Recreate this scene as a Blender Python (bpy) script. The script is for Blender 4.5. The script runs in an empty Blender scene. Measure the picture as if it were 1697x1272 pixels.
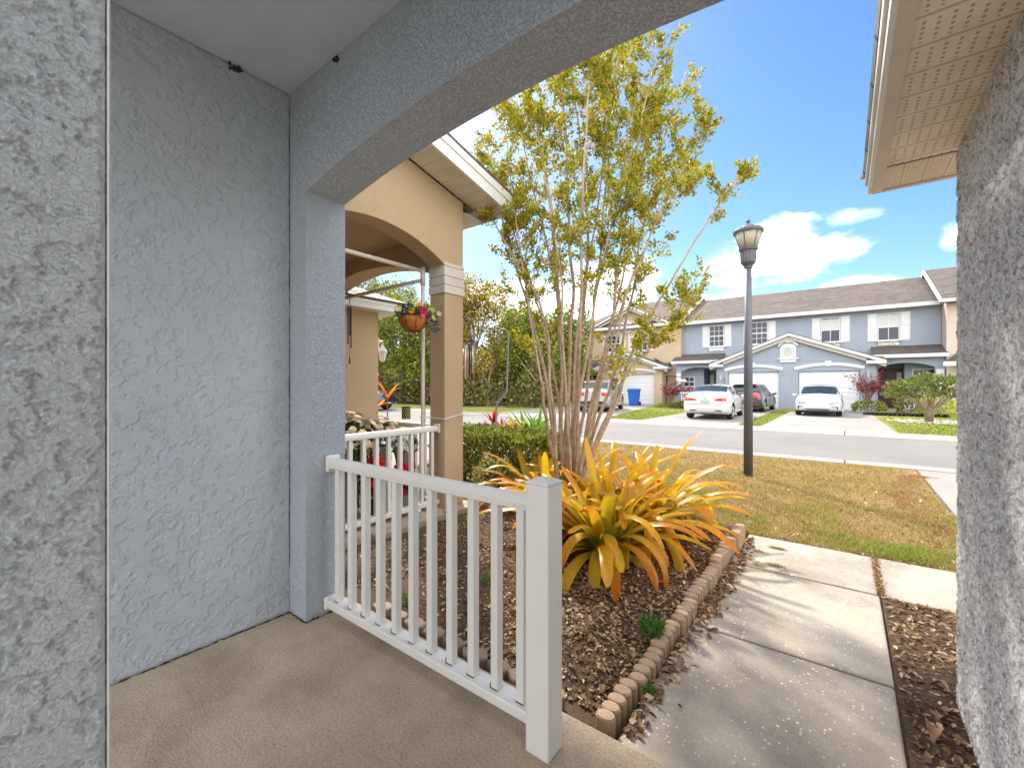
import bpy, math, random
import numpy as np
from mathutils import Vector, Matrix
from mathutils.bvhtree import BVHTree
R = math.radians
scene = bpy.context.scene
# ---------------------------------------------------------------- camera
H = 1.35; YAW = R(37.45); F = 720.0; CX = 848.5; CY = 637.0
cam_d = bpy.data.cameras.new("camera"); cam = bpy.data.objects.new("camera", cam_d)
scene.collection.objects.link(cam); scene.camera = cam
cam.location = (0, 0, H); cam.rotation_euler = (R(90), 0, YAW)
cam_d.sensor_width = 36; cam_d.lens = 36 * F / 1697.0; cam_d.shift_y = 0.0006
cam_d.clip_start = 0.02; cam_d.clip_end = 3000
scene.render.resolution_x = 1024; scene.render.resolution_y = 767
# ---------------------------------------------------------------- colour management
scene.view_settings.view_transform = 'Standard'; scene.view_settings.look = 'None'
scene.view_settings.gamma = 1; scene.view_settings.exposure = 1.38
# ---------------------------------------------------------------- sun
SUN_EL = R(41); SUN_AZ = math.atan2(-.75, .66)      # azimuth from +Y towards +X
sd = bpy.data.lights.new("sun", 'SUN'); sd.energy = 2.7; sd.angle = R(3.0); sd.color = (1, .93, .82)
so = bpy.data.objects.new("sun", sd); scene.collection.objects.link(so)
S = Vector((math.sin(SUN_AZ) * math.cos(SUN_EL), math.cos(SUN_AZ) * math.cos(SUN_EL), math.sin(SUN_EL)))
so.rotation_euler = S.to_track_quat('Z', 'Y').to_euler(); so.location = S * 50
# ---------------------------------------------------------------- sky with clouds
w = bpy.data.worlds.new("World"); scene.world = w; w.use_nodes = True
nt = w.node_tree; nt.nodes.clear()
def N(t, **k):
    n = nt.nodes.new(t)
    for a, b in k.items(): setattr(n, a, b)
    return n
def MA(op, a, b=None, c=None, clamp=False):
    n = N('ShaderNodeMath', operation=op, use_clamp=clamp)
    for i, v in enumerate((a, b, c)):
        if v is None: continue
        if isinstance(v, (int, float)): n.inputs[i].default_value = v
        else: nt.links.new(v, n.inputs[i])
    return n.outputs[0]
sky = N('ShaderNodeTexSky', sky_type='NISHITA', sun_disc=False, sun_elevation=SUN_EL, sun_rotation=SUN_AZ,
        air_density=1.0, dust_density=0.35, ozone_density=2.6)
tc = N('ShaderNodeTexCoord'); sx = N('ShaderNodeSeparateXYZ'); nt.links.new(tc.outputs['Generated'], sx.inputs[0])
az = MA('ARCTAN2', sx.outputs[0], sx.outputs[1]); el = MA('ARCSINE', sx.outputs[2])
cb = N('ShaderNodeCombineXYZ'); nt.links.new(az, cb.inputs[0]); nt.links.new(MA('MULTIPLY', el, 2.2), cb.inputs[1])
nz = N('ShaderNodeTexNoise'); nt.links.new(cb.outputs[0], nz.inputs['Vector'])
nz.inputs['Scale'].default_value = 9; nz.inputs['Detail'].default_value = 7; nz.inputs['Roughness'].default_value = .62
def azel(px, py):
    u = (px - CX) / F; v = (CY - py) / F
    return math.atan(u) - YAW, math.atan(v / math.sqrt(1 + u * u))
mask = None
for px, py, rx, ry, gain in [(1290, 425, 175, 48, 1.0), (1300, 383, 80, 34, 1.0), (1405, 362, 60, 18, .55), (1430, 470, 90, 16, .8),
                             (1225, 440, 90, 50, .5), (880, 505, 170, 50, 1.0), (1010, 490, 120, 75, 1.0), (700, 240, 110, 34, .85),
                             (760, 205, 60, 16, .45), (1580, 392, 30, 26, .6), (1120, 530, 160, 50, .8), (300, 500, 200, 60, 1), (2000, 420, 200, 60, 1)]:
    a0, e0 = azel(px, py); a1, _ = azel(px + rx, py); _, e1 = azel(px, py - ry)
    q = MA('ADD', MA('POWER', MA('ABSOLUTE', MA('DIVIDE', MA('SUBTRACT', az, a0), abs(a1 - a0))), 2),
           MA('POWER', MA('ABSOLUTE', MA('DIVIDE', MA('SUBTRACT', el, e0), abs(e1 - e0))), 2))
    b = MA('SUBTRACT', 1.0, q)
    b = MA('ADD', b, MA('MULTIPLY', MA('SUBTRACT', nz.outputs['Fac'], .5), 3.2))
    b = MA('MULTIPLY', MA('MULTIPLY', b, .75, clamp=True), gain)
    mask = b if mask is None else MA('MAXIMUM', mask, b)
# unseen bright cloud banks added behind and above the viewpoint as ambient fill
for a_, e_, ra, re_ in [(R(143), R(36), R(112), R(40)), (R(-217), R(36), R(112), R(40))]:
    q = MA('ADD', MA('POWER', MA('ABSOLUTE', MA('DIVIDE', MA('SUBTRACT', az, a_), ra)), 4), MA('POWER', MA('ABSOLUTE', MA('DIVIDE', MA('SUBTRACT', el, e_), re_)), 4))
    b = MA('ADD', MA('SUBTRACT', 1.0, q), MA('MULTIPLY', MA('SUBTRACT', nz.outputs['Fac'], .5), 1.6))
    mask = MA('MAXIMUM', mask, MA('MULTIPLY', b, 1.3, clamp=True))
b = MA('ADD', MA('DIVIDE', MA('SUBTRACT', el, R(62)), R(10)), MA('MULTIPLY', MA('SUBTRACT', nz.outputs['Fac'], .5), 2.0))
mask = MA('MAXIMUM', mask, MA('MULTIPLY', b, 1.0, clamp=True))
sm = N('ShaderNodeMapRange', interpolation_type='SMOOTHSTEP'); nt.links.new(mask, sm.inputs[0])
hs = N('ShaderNodeHueSaturation'); hs.inputs['Saturation'].default_value = 1.2; hs.inputs['Value'].default_value = .82
nt.links.new(sky.outputs[0], hs.inputs['Color'])
mx = N('ShaderNodeMix', data_type='RGBA'); nt.links.new(sm.outputs[0], mx.inputs[0]); nt.links.new(hs.outputs[0], mx.inputs[6])
mx.inputs[7].default_value = (13.5, 13.6, 13.9, 1)
bg = N('ShaderNodeBackground'); bg.inputs[1].default_value = 0.10; nt.links.new(mx.outputs[2], bg.inputs[0])
ow = N('ShaderNodeOutputWorld'); nt.links.new(bg.outputs[0], ow.inputs[0])
# ---------------------------------------------------------------- photo survey helpers (pixel -> world point on a known plane)
CA, SA = math.cos(YAW), math.sin(YAW)
def dr(px):
    u = (px - CX) / F
    return CA * u - SA, SA * u + CA
def atY(px, py, Y):
    a, b = dr(px); d = Y / b; return Vector((d * a, Y, H + d * (CY - py) / F))
def atX(px, py, X):
    a, b = dr(px); d = X / a; return Vector((X, d * b, H + d * (CY - py) / F))
def atD(px, py, d):
    a, b = dr(px); return Vector((d * a, d * b, H + d * (CY - py) / F))
def atG(px, py, g=-.1):
    a, b = dr(px); d = (H - g) * F / (py - CY); return Vector((d * a, d * b, g))
# ---------------------------------------------------------------- object helpers
COL = scene.collection
def tag(o, label=None, cat=None, group=None, kind=None):
    if label: o['label'] = label
    if cat: o['category'] = cat
    if group: o['group'] = group
    if kind: o['kind'] = kind
    return o
def thing(name, label, cat, loc=(0, 0, 0), rz=0, group=None):
    o = bpy.data.objects.new(name, None); COL.objects.link(o); o.empty_display_size = .1
    o.location = loc; o.rotation_euler = (0, 0, rz)
    return tag(o, label, cat, group)
def copy_thing(src, loc, rz, label, group=None):
    r = src.copy(); COL.objects.link(r); r.location = loc; r.rotation_euler = (0, 0, rz); r['label'] = label
    if group: r['group'] = group
    for ch in src.children:
        c = ch.copy(); COL.objects.link(c); c.parent = r
        for g in ch.children:
            d = g.copy(); COL.objects.link(d); d.parent = c
    return r
class MB:
    def __init__(s): s.v = []; s.f = []; s.m = []; s.a = {}
    def add(s, vs, fs, m=0):
        o = len(s.v); s.v += [tuple(p) for p in vs]
        for f in fs: s.f.append(tuple(i + o for i in f)); s.m.append(m)
        return s
    def box(s, x0, y0, z0, x1, y1, z1, m=0):
        if x0 > x1: x0, x1 = x1, x0
        if y0 > y1: y0, y1 = y1, y0
        if z0 > z1: z0, z1 = z1, z0
        vs = [(x, y, z) for z in (z0, z1) for y in (y0, y1) for x in (x0, x1)]
        return s.add(vs, [(0, 2, 3, 1), (4, 5, 7, 6), (0, 1, 5, 4), (2, 6, 7, 3), (0, 4, 6, 2), (1, 3, 7, 5)], m)
    def prism(s, poly, axis, a, b, m=0):
        """poly in the two other axes; axis 'x': (y,z); 'y': (x,z); 'z': (x,y)"""
        def mk(p, t):
            return {'x': (t, p[0], p[1]), 'y': (p[0], t, p[1]), 'z': (p[0], p[1], t)}[axis]
        ar = sum(poly[i][0] * poly[(i + 1) % len(poly)][1] - poly[(i + 1) % len(poly)][0] * poly[i][1] for i in range(len(poly)))
        if ar < 0: poly = poly[::-1]
        if a > b: a, b = b, a
        n = len(poly); vs = [mk(p, a) for p in poly] + [mk(p, b) for p in poly]
        lo = tuple(range(n)); hi = tuple(range(n, 2 * n))
        sides = [(i, (i + 1) % n, (i + 1) % n + n, i + n) for i in range(n)]
        if axis == 'y': fs = [lo, hi[::-1]] + [q[::-1] for q in sides]
        else: fs = [lo[::-1], hi] + sides
        return s.add(vs, fs, m)
    def tube(s, pts, rad, seg=8, m=0, cap=True):
        pts = [Vector(p) for p in pts]; n = len(pts)
        if not isinstance(rad, (list, tuple)): rad = [rad] * n
        ref = None; vs = []
        for i, p in enumerate(pts):
            t = (pts[min(i + 1, n - 1)] - pts[max(i - 1, 0)])
            t = t.normalized() if t.length > 1e-9 else Vector((0, 0, 1))
            if ref is None:
                ref = Vector((1, 0, 0)) if abs(t.x) < .8 else Vector((0, 1, 0))
            a = (ref - t * ref.dot(t)).normalized(); b = t.cross(a); ref = a
            for k in range(seg):
                th = 2 * math.pi * k / seg
                vs.append(p + (a * math.cos(th) + b * math.sin(th)) * rad[i])
        fs = [(i * seg + k, i * seg + (k + 1) % seg, (i + 1) * seg + (k + 1) % seg, (i + 1) * seg + k) for i in range(n - 1) for k in range(seg)]
        if cap: fs += [tuple(range(seg))[::-1], tuple(range((n - 1) * seg, n * seg))]
        return s.add(vs, fs, m)
    def lathe(s, prof, c=(0, 0, 0), seg=24, m=0, sx=1, sy=1):
        n = len(prof); vs = []
        for r, z in prof:
            for k in range(seg):
                th = 2 * math.pi * k / seg; vs.append((c[0] + r * sx * math.cos(th), c[1] + r * sy * math.sin(th), c[2] + z))
        fs = [(i * seg + k, i * seg + (k + 1) % seg, (i + 1) * seg + (k + 1) % seg, (i + 1) * seg + k) for i in range(n - 1) for k in range(seg)]
        fs += [tuple(range(seg))[::-1], tuple(range((n - 1) * seg, n * seg))]
        return s.add(vs, fs, m)
    def quad(s, a, b, c, d, m=0): return s.add([a, b, c, d], [(0, 1, 2, 3)], m)
    def slab(s, pts, th, m=0):
        """thick plate: planar corner list, thickness th below it"""
        p = [Vector(q) for q in pts]; nrm = (p[1] - p[0]).cross(p[2] - p[0]).normalized()
        if nrm.z < 0: p = p[::-1]; nrm = -nrm
        n = len(p); vs = p + [q - nrm * th for q in p]
        fs = [tuple(range(n)), tuple(range(2 * n - 1, n - 1, -1))] + [(i, i + n, (i + 1) % n + n, (i + 1) % n) for i in range(n)]
        return s.add(vs, fs, m)
    def build(s, name, mats, parent=None, smooth=False, bevel=0, local=False, attr=None):
        me = bpy.data.meshes.new(name)
        off = Vector((0, 0, 0))
        if parent is not None and not local:
            q = parent
            while q is not None: off += q.location; q = q.parent
        vs = s.v if off.length == 0 else [(x - off.x, y - off.y, z - off.z) for x, y, z in s.v]
        me.from_pydata(vs, [], s.f)
        if not isinstance(mats, (list, tuple)): mats = [mats]
        for m in mats: me.materials.append(m)
        if len(mats) > 1: me.polygons.foreach_set('material_index', s.m)
        if smooth: me.polygons.foreach_set('use_smooth', [True] * len(me.polygons))
        if attr is not None:
            at = me.attributes.new('lt', 'FLOAT', 'POINT'); at.data.foreach_set('value', attr)
        me.update()
        o = bpy.data.objects.new(name, me); COL.objects.link(o)
        if parent is not None: o.parent = parent
        if bevel:
            b = o.modifiers.new('bevel', 'BEVEL'); b.width = bevel; b.segments = 2; b.limit_method = 'ANGLE'; b.angle_limit = R(40)
        return o
def part(name, mat, parent, fn, **k):
    m = MB(); fn(m); return m.build(name, mat, parent, **k)
# ---------------------------------------------------------------- materials
def newmat(name):
    m = bpy.data.materials.new(name); m.use_nodes = True
    n = m.node_tree; b = n.nodes['Principled BSDF']; return m, n, b
def _n(n, t, **k):
    x = n.nodes.new(t)
    for a, v in k.items():
        if a in x.inputs.keys() if hasattr(x.inputs, 'keys') else False: x.inputs[a].default_value = v
        else: setattr(x, a, v)
    return x
def noise(n, vec, scale, detail=4, rough=.55):
    x = n.nodes.new('ShaderNodeTexNoise'); x.inputs['Scale'].default_value = scale; x.inputs['Detail'].default_value = detail
    x.inputs['Roughness'].default_value = rough; n.links.new(vec, x.inputs['Vector']); return x.outputs['Fac']
def maprange(n, v, a, b, c=0, d=1, smooth=False):
    x = n.nodes.new('ShaderNodeMapRange'); n.links.new(v, x.inputs[0])
    for i, t in zip((1, 2, 3, 4), (a, b, c, d)): x.inputs[i].default_value = t
    if smooth: x.interpolation_type = 'SMOOTHSTEP'
    return x.outputs[0]
def ramp(n, v, stops):
    x = n.nodes.new('ShaderNodeValToRGB'); e = x.color_ramp.elements
    while len(e) < len(stops): e.new(.5)
    for i, (p, c) in enumerate(stops): e[i].position = p; e[i].color = (*c, 1)
    n.links.new(v, x.inputs[0]); return x.outputs[0]
def math_(n, op, a, b):
    x = n.nodes.new('ShaderNodeMath'); x.operation = op
    for i, v in enumerate((a, b)):
        if isinstance(v, (int, float)): x.inputs[i].default_value = v
        else: n.links.new(v, x.inputs[i])
    return x.outputs[0]
def mixc(n, fac, a, b, mode='MIX'):
    x = n.nodes.new('ShaderNodeMix'); x.data_type = 'RGBA'; x.blend_type = mode
    for sk, v in ((0, fac), (6, a), (7, b)):
        if isinstance(v, (int, float)): x.inputs[sk].default_value = v
        elif isinstance(v, tuple): x.inputs[sk].default_value = (*v, 1)
        else: n.links.new(v, x.inputs[sk])
    return x.outputs[2]
def bump(n, b, h, strength=.5, dist=.01, prev=None):
    x = n.nodes.new('ShaderNodeBump'); x.inputs['Strength'].default_value = strength; x.inputs['Distance'].default_value = dist
    n.links.new(h, x.inputs['Height'])
    if prev: n.links.new(prev, x.inputs['Normal'])
    n.links.new(x.outputs[0], b.inputs['Normal']); return x.outputs[0]
def objv(n):
    return n.nodes.new('ShaderNodeTexCoord').outputs['Object']
def scaled(n, v, s):
    x = n.nodes.new('ShaderNodeMapping'); x.inputs['Scale'].default_value = s; n.links.new(v, x.inputs[0]); return x.outputs[0]
def plain(name, c, rough=.5, metal=0, var=.06, vs=6, bmp=0, bs=60, coat=0, spec=.5):
    m, n, b = newmat(name); v = objv(n)
    f = noise(n, v, vs, 5); col = ramp(n, f, [(.3, tuple(x * (1 - var) for x in c)), (.7, tuple(min(1, x * (1 + var)) for x in c))])
    n.links.new(col, b.inputs['Base Color']); b.inputs['Roughness'].default_value = rough; b.inputs['Metallic'].default_value = metal
    b.inputs['Specular IOR Level'].default_value = spec
    if coat: b.inputs['Coat Weight'].default_value = coat; b.inputs['Coat Roughness'].default_value = .05
    if bmp: bump(n, b, noise(n, v, bs, 5), .6, bmp)
    return m
def stucco(name, c, s=1.0, depth=.006, dirt=.35, fine=.4, th=(.40, .50)):
    m, n, b = newmat(name); v = objv(n)
    d = n.nodes.new('ShaderNodeTexNoise'); d.inputs['Scale'].default_value = 18 * s; d.inputs['Detail'].default_value = 2; n.links.new(v, d.inputs['Vector'])
    av = n.nodes.new('ShaderNodeVectorMath'); av.operation = 'MULTIPLY_ADD'; n.links.new(d.outputs['Color'], av.inputs[0]); av.inputs[1].default_value = (.03 / s,) * 3; n.links.new(v, av.inputs[2])
    v2 = av.outputs[0]
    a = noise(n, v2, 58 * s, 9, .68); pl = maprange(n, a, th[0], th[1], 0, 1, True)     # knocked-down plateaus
    crack = maprange(n, math_(n, 'ABSOLUTE', math_(n, 'SUBTRACT', noise(n, v2, 26 * s, 7, .65), .5), 0), 0, .022, 0, 1, True)
    fi = noise(n, v, 260 * s, 4, .7)
    h = math_(n, 'ADD', math_(n, 'MULTIPLY', pl, .7), math_(n, 'MULTIPLY', crack, .35))
    h = math_(n, 'ADD', h, math_(n, 'MULTIPLY', fi, fine))
    big = noise(n, v, 1.3, 4)
    base = ramp(n, big, [(.3, tuple(x * .93 for x in c)), (.7, tuple(min(1, x * 1.05) for x in c))])
    base = mixc(n, math_(n, 'MULTIPLY', math_(n, 'SUBTRACT', 1.0, pl), dirt), base, tuple(x * .62 for x in c))  # pits coloured darker: slight dirt on most walls, painted pit shadow on side_stucco
    n.links.new(base, b.inputs['Base Color']); b.inputs['Roughness'].default_value = .75; b.inputs['Specular IOR Level'].default_value = .3
    bump(n, b, h, .9, depth); return m
def concrete(name, c, speck=.0, stain=.25, bs=120, depth=.003, ss=2.2, rough=.85, grain=(.32, .47)):
    m, n, b = newmat(name); v = objv(n)
    big = maprange(n, noise(n, v, ss, 8, .62), .35, .68, 0, 1, True)
    col = mixc(n, math_(n, 'MULTIPLY', big, stain * 2), c, tuple(x * .45 for x in c))
    mid = maprange(n, noise(n, v, 28, 6, .7), .3, .7, .82, 1.12)
    col = mixc(n, 1.0, col, ramp(n, mid, [(0, (.8, .8, .8)), (1, (1, 1, 1))]), 'MULTIPLY')
    gr = noise(n, v, 95, 6, .85); col = mixc(n, .8, col, ramp(n, gr, [(grain[0], (.42, .38, .33)), (grain[1], (.92, .91, .9)), (.75, (1.0, 1.0, 1.0))]), 'MULTIPLY')
    fn = noise(n, v, 420, 3, .7); col = mixc(n, .55, col, ramp(n, fn, [(.3, (.45, .43, .40)), (.6, (1, 1, 1))]), 'MULTIPLY')
    if speck:
        vo = n.nodes.new('ShaderNodeTexVoronoi'); vo.inputs['Scale'].default_value = 62; n.links.new(v, vo.inputs['Vector'])
        sp = maprange(n, vo.outputs['Distance'], .13, .24, 1, 0)
        sel = maprange(n, noise(n, v, 6, 4), .42, .6, .1, 1); sc_ = n.nodes.new('ShaderNodeSeparateColor'); n.links.new(vo.outputs['Color'], sc_.inputs[0])
        rad = math_(n, 'MULTIPLY', math_(n, 'POWER', sc_.outputs[0], 3.0), .42); sp = math_(n, 'LESS_THAN', vo.outputs['Distance'], rad)
        col = mixc(n, math_(n, 'MULTIPLY', math_(n, 'MULTIPLY', sp, sel), speck), col, (.78, .74, .66))
    n.links.new(col, b.inputs['Base Color']); b.inputs['Roughness'].default_value = rough
    h = math_(n, 'ADD', noise(n, v, bs, 8, .75), math_(n, 'MULTIPLY', noise(n, v, bs * 3, 3), .5)); bump(n, b, h, .8, depth); return m
def leafmat(name, stops, rough=.45, trans=.45, attr=None, spec=.4, tip=None):
    m, n, b = newmat(name)
    g = n.nodes.new('ShaderNodeNewGeometry'); col = ramp(n, g.outputs['Random Per Island'], stops)
    if attr:
        at = n.nodes.new('ShaderNodeAttribute'); at.attribute_name = 'lt'
        f = math_(n, 'MULTIPLY', ramp(n, at.outputs['Fac'], attr[0]), 1.0)
        col = mixc(n, f, col, attr[1])
        if tip:
            tf = math_(n, 'MULTIPLY', maprange(n, at.outputs['Fac'], .55, 1.0, 0, .9), maprange(n, math_(n, 'FRACT', math_(n, 'MULTIPLY', g.outputs['Random Per Island'], 7.31), 0), .35, .8, 0, 1)); col = mixc(n, tf, col, tip)
        sv = objv(n); col = mixc(n, .35, col, ramp(n, noise(n, sv, 40, 5, .7), [(.35, (.6, .5, .4)), (.55, (1, 1, 1))]), 'MULTIPLY')
    n.links.new(col, b.inputs['Base Color']); b.inputs['Roughness'].default_value = rough; b.inputs['Specular IOR Level'].default_value = spec
    if trans:
        t = n.nodes.new('ShaderNodeBsdfTranslucent'); n.links.new(col, t.inputs[0])
        mx = n.nodes.new('ShaderNodeMixShader'); mx.inputs[0].default_value = trans
        n.links.new(b.outputs[0], mx.inputs[1]); n.links.new(t.outputs[0], mx.inputs[2]); n.links.new(mx.outputs[0], n.nodes['Material Output'].inputs[0])
    return m
def glassmat(name, c=(.02, .025, .03), rough=.04):
    m, n, b = newmat(name); v = objv(n); f = noise(n, v, 2, 2)
    n.links.new(ramp(n, f, [(.3, c), (.7, tuple(x * 1.4 for x in c))]), b.inputs['Base Color'])
    b.inputs['Roughness'].default_value = rough; b.inputs['Specular IOR Level'].default_value = .5; b.inputs['IOR'].default_value = 1.5; return m
def shingle(name, c, lines=.13, run='y', contrast=.5, scale=1):
    m, n, b = newmat(name); v = objv(n)
    br = n.nodes.new('ShaderNodeTexBrick'); n.links.new(v, br.inputs['Vector'])
    mp = n.nodes.new('ShaderNodeMapping'); n.links.new(v, mp.inputs[0])
    if run == 'x': mp.inputs['Rotation'].default_value = (0, 0, R(90))
    n.links.new(mp.outputs[0], br.inputs['Vector'])
    br.inputs['Scale'].default_value = 1; br.inputs['Brick Width'].default_value = .3; br.inputs['Row Height'].default_value = lines
    br.inputs['Mortar Size'].default_value = .012; br.inputs['Color1'].default_value = (*[x * .75 for x in c], 1); br.inputs['Color2'].default_value = (*[min(1, x * 1.25) for x in c], 1)
    br.inputs['Mortar'].default_value = (*[x * (1 - contrast) for x in c], 1); br.inputs['Bias'].default_value = 0
    col = mixc(n, .5, br.outputs['Color'], ramp(n, noise(n, v, 14, 5), [(.3, (.55, .53, .5)), (.7, (1, 1, 1))]), 'MULTIPLY')
    col = mixc(n, .6, col, ramp(n, noise(n, v, .7, 5), [(.35, (.7, .68, .68)), (.65, (1, 1, 1))]), 'MULTIPLY')
    n.links.new(col, b.inputs['Base Color']); b.inputs['Roughness'].default_value = .9; bump(n, b, br.outputs['Fac'], -.4, .01); return m
M = {}
BLUE = (.335, .385, .45)
M['porch_stucco'] = stucco('porch_stucco', (.47, .51, .56), 1.0, .0065, .12)
M['smooth_stucco'] = stucco('smooth_stucco', (.46, .505, .56), 1.5, .0035, .08, .5)
M['side_stucco'] = stucco('side_stucco', (.86, .86, .87), .75, .008, 1.0, .8, (.405, .45))  # shadow in the pits is painted in as dark colour
M['column_stucco'] = stucco('column_stucco', (.64, .68, .71), 3.0, .0012, .03, 1.0)
M['near_stucco'] = stucco('near_stucco', (.50, .545, .585), 3.0, .0012, .03, 1.0)
M['ceiling_paint'] = plain('ceiling_paint', (.52, .56, .60), .8, var=.04, bmp=.001, bs=90)
M['tan_stucco'] = stucco('tan_stucco', (.58, .425, .26), 1.6, .003, .12, .5)
M['far_blue'] = stucco('far_blue', (.30, .335, .395), .8, .004, .1)
M['far_tan'] = stucco('far_tan', (.50, .375, .255), .8, .004, .1)
M['far_cream'] = stucco('far_cream', (.56, .46, .38), .8, .004, .1)
M['porch_floor'] = concrete('porch_floor', (.74, .60, .44), 0, .30, 90, .012, 2.2, grain=(.36, .54))
M['path'] = concrete('path_concrete', (.52, .455, .37), .85, .34, 160, .003, 1.7)
M['kerb'] = concrete('kerb_concrete', (.38, .35, .305), .1, .12, 60, .003, .6)
M['drive'] = concrete('drive_concrete', (.33, .31, .285), .1, .15, 60, .003, .5)
M['vinyl'] = plain('white_vinyl', (.74, .72, .68), .38, var=.025, vs=3, bmp=.0004, bs=40)
M['white'] = plain('white_paint', (.74, .73, .70), .5, var=.04, vs=3)
M['soffit'] = plain('soffit_vinyl', (.62, .55, .47), .5, var=.1, vs=2.5)
M['dark_hole'] = plain('dark_hole', (.03, .025, .02), .9)
M['black_metal'] = plain('black_metal', (.025, .025, .028), .45, .3)
M['grey_metal'] = plain('grey_metal', (.30, .29, .27), .5, .3, var=.1, vs=20)
M['rubber'] = plain('rubber', (.02, .02, .02), .85)
M['rim'] = plain('rim', (.42, .42, .43), .3, .8)
M['glass'] = glassmat('window_glass', (.03, .035, .045), .12)
M['car_glass'] = glassmat('car_glass', (.02, .026, .03), .02)
M['blind'] = plain('blind', (.6, .6, .6), .7)
M['roof'] = shingle('brown_shingle', (.135, .105, .09), .22)
M['roof_dark'] = shingle('dark_shingle', (.10, .08, .07), .2)
M['near_roof'] = shingle('grey_shingle', (.5, .47, .45), .15, 'x', .85)
M['asphalt'] = concrete('asphalt', (.23, .215, .205), 0, .12, 200, .004, .5, .9)
M['bark'] = plain('bark', (.24, .165, .115), .85, var=.45, vs=22, bmp=.004, bs=50)
M['smooth_bark'] = plain('smooth_bark', (.40, .29, .195), .75, var=.35, vs=16, bmp=.002, bs=60)
M['terracotta'] = plain('terracotta', (.42, .2, .1), .8)
M['edging'] = concrete('edging', (.50, .355, .235), .25, .12, 180, .004, 3)

# ---------------------------------------------------------------- knocked-down stucco as real relief
def vnoise(x, y, seed):
    rs = np.random.RandomState(seed); T = rs.rand(256, 256)
    xi = np.floor(x).astype(int); yi = np.floor(y).astype(int); fx = x - xi; fy = y - yi; fx = fx * fx * (3 - 2 * fx); fy = fy * fy * (3 - 2 * fy)
    a = T[xi % 256, yi % 256]; b = T[(xi + 1) % 256, yi % 256]; c = T[xi % 256, (yi + 1) % 256]; d = T[(xi + 1) % 256, (yi + 1) % 256]
    return (a * (1 - fx) + b * fx) * (1 - fy) + (c * (1 - fx) + d * fx) * fy
def fbm(x, y, s, seed, o=5, g=.55):
    t = 0; a = 1; n = 0
    for k in range(o): t = t + a * vnoise(x * s + 17.3 * k, y * s + 5.1 * k, seed + k); n += a; a *= g; s *= 2.03
    return t / n
def relief(name, mat, par, X, y0, y1, z0, z1, st, sign, amp, cell, seed, thr=.5, border=.006, rk=1.1):
    ny = int((y1 - y0) / st); nz = int((z1 - z0) / st)
    Y, Z = np.meshgrid(np.linspace(y0, y1, ny + 1), np.linspace(z0, z1, nz + 1))
    wx = fbm(Y, Z, cell * 1.5, seed + 40, 3) - .5; wz = fbm(Y, Z, cell * 1.5, seed + 50, 3) - .5
    a = fbm(Y + wx / cell * .8, Z + wz / cell * .8, cell, seed, 5, .62)
    pl = np.clip((a - thr) / .014, 0, 1); pl = pl * pl * (3 - 2 * pl)
    rough = fbm(Y, Z, cell * 5, seed + 9, 3, .7); ridge = np.exp(-((a - thr - .02) / .02) ** 2)
    h = amp * (.75 * pl + (1 - pl) * (rough * rk - .35 * rk) + .35 * ridge + .12 * fbm(Y, Z, cell * .5, seed + 3, 2))
    e = np.minimum(np.minimum(Y - y0, y1 - Y), np.minimum(Z - z0, z1 - Z)); h = h * np.clip(e / border, 0, 1)
    V = np.stack([np.full(Y.shape, X) + sign * h, Y, Z], -1).reshape(-1, 3)
    i = (np.arange(nz)[:, None] * (ny + 1) + np.arange(ny)[None, :]).reshape(-1)
    Fq = np.stack([i, i + 1, i + ny + 2, i + ny + 1], -1) if sign > 0 else np.stack([i, i + ny + 1, i + ny + 2, i + 1], -1)
    off = np.array(par.location); me = bpy.data.meshes.new(name); nf = len(Fq)
    me.vertices.add(len(V)); me.vertices.foreach_set('co', (V - off).ravel()); me.loops.add(nf * 4); me.loops.foreach_set('vertex_index', Fq.ravel().astype(np.int32))
    me.polygons.add(nf); me.polygons.foreach_set('loop_start', np.arange(nf, dtype=np.int32) * 4); me.update(calc_edges=True); me.validate()
    me.polygons.foreach_set('use_smooth', [True] * nf); me.materials.append(mat); o = bpy.data.objects.new(name, me); COL.objects.link(o); o.parent = par; return o
def soffit_perf(name, c, axis='y', pitch=.1, dirt=0.0):
    """vented vinyl soffit: grooves across `axis`, rows of short slots"""
    m, n, b = newmat(name); v = objv(n)
    sp = n.nodes.new('ShaderNodeSeparateXYZ'); n.links.new(v, sp.inputs[0])
    p, q = (sp.outputs[1], sp.outputs[0]) if axis == 'y' else (sp.outputs[0], sp.outputs[1])
    fr = lambda s, k: math_(n, 'FRACT', math_(n, 'DIVIDE', math_(n, 'ADD', s, 50.0), k), 0)
    g = fr(p, pitch)
    groove = maprange(n, math_(n, 'ABSOLUTE', math_(n, 'SUBTRACT', g, .5), 0), .44, .49, 0, 1)
    s1 = math_(n, 'LESS_THAN', fr(q, .034), .26); s2 = math_(n, 'LESS_THAN', fr(p, pitch / 6), .55)
    inb = math_(n, 'LESS_THAN', math_(n, 'ABSOLUTE', math_(n, 'SUBTRACT', g, .5), 0), .38)
    slot = math_(n, 'MULTIPLY', math_(n, 'MULTIPLY', s1, s2), inb)
    base = ramp(n, noise(n, v, 2.6, 6, .65), [(.3, tuple(x * (1 - .15 - dirt) for x in c)), (.6, c)])
    col = mixc(n, math_(n, 'MULTIPLY', slot, .6), base, (.10, .08, .06)); col = mixc(n, math_(n, 'MULTIPLY', groove, .55), col, (.2, .16, .12))
    n.links.new(col, b.inputs['Base Color']); b.inputs['Roughness'].default_value = .55
    h = math_(n, 'ADD', groove, slot); bump(n, b, h, -.8, .004); return m
M['soffit_y'] = soffit_perf('vented_soffit_main', (.86, .78, .67), 'y', .15, .2)
M['soffit_x'] = soffit_perf('vented_soffit_end', (.78, .66, .52), 'x', .085)
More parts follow.
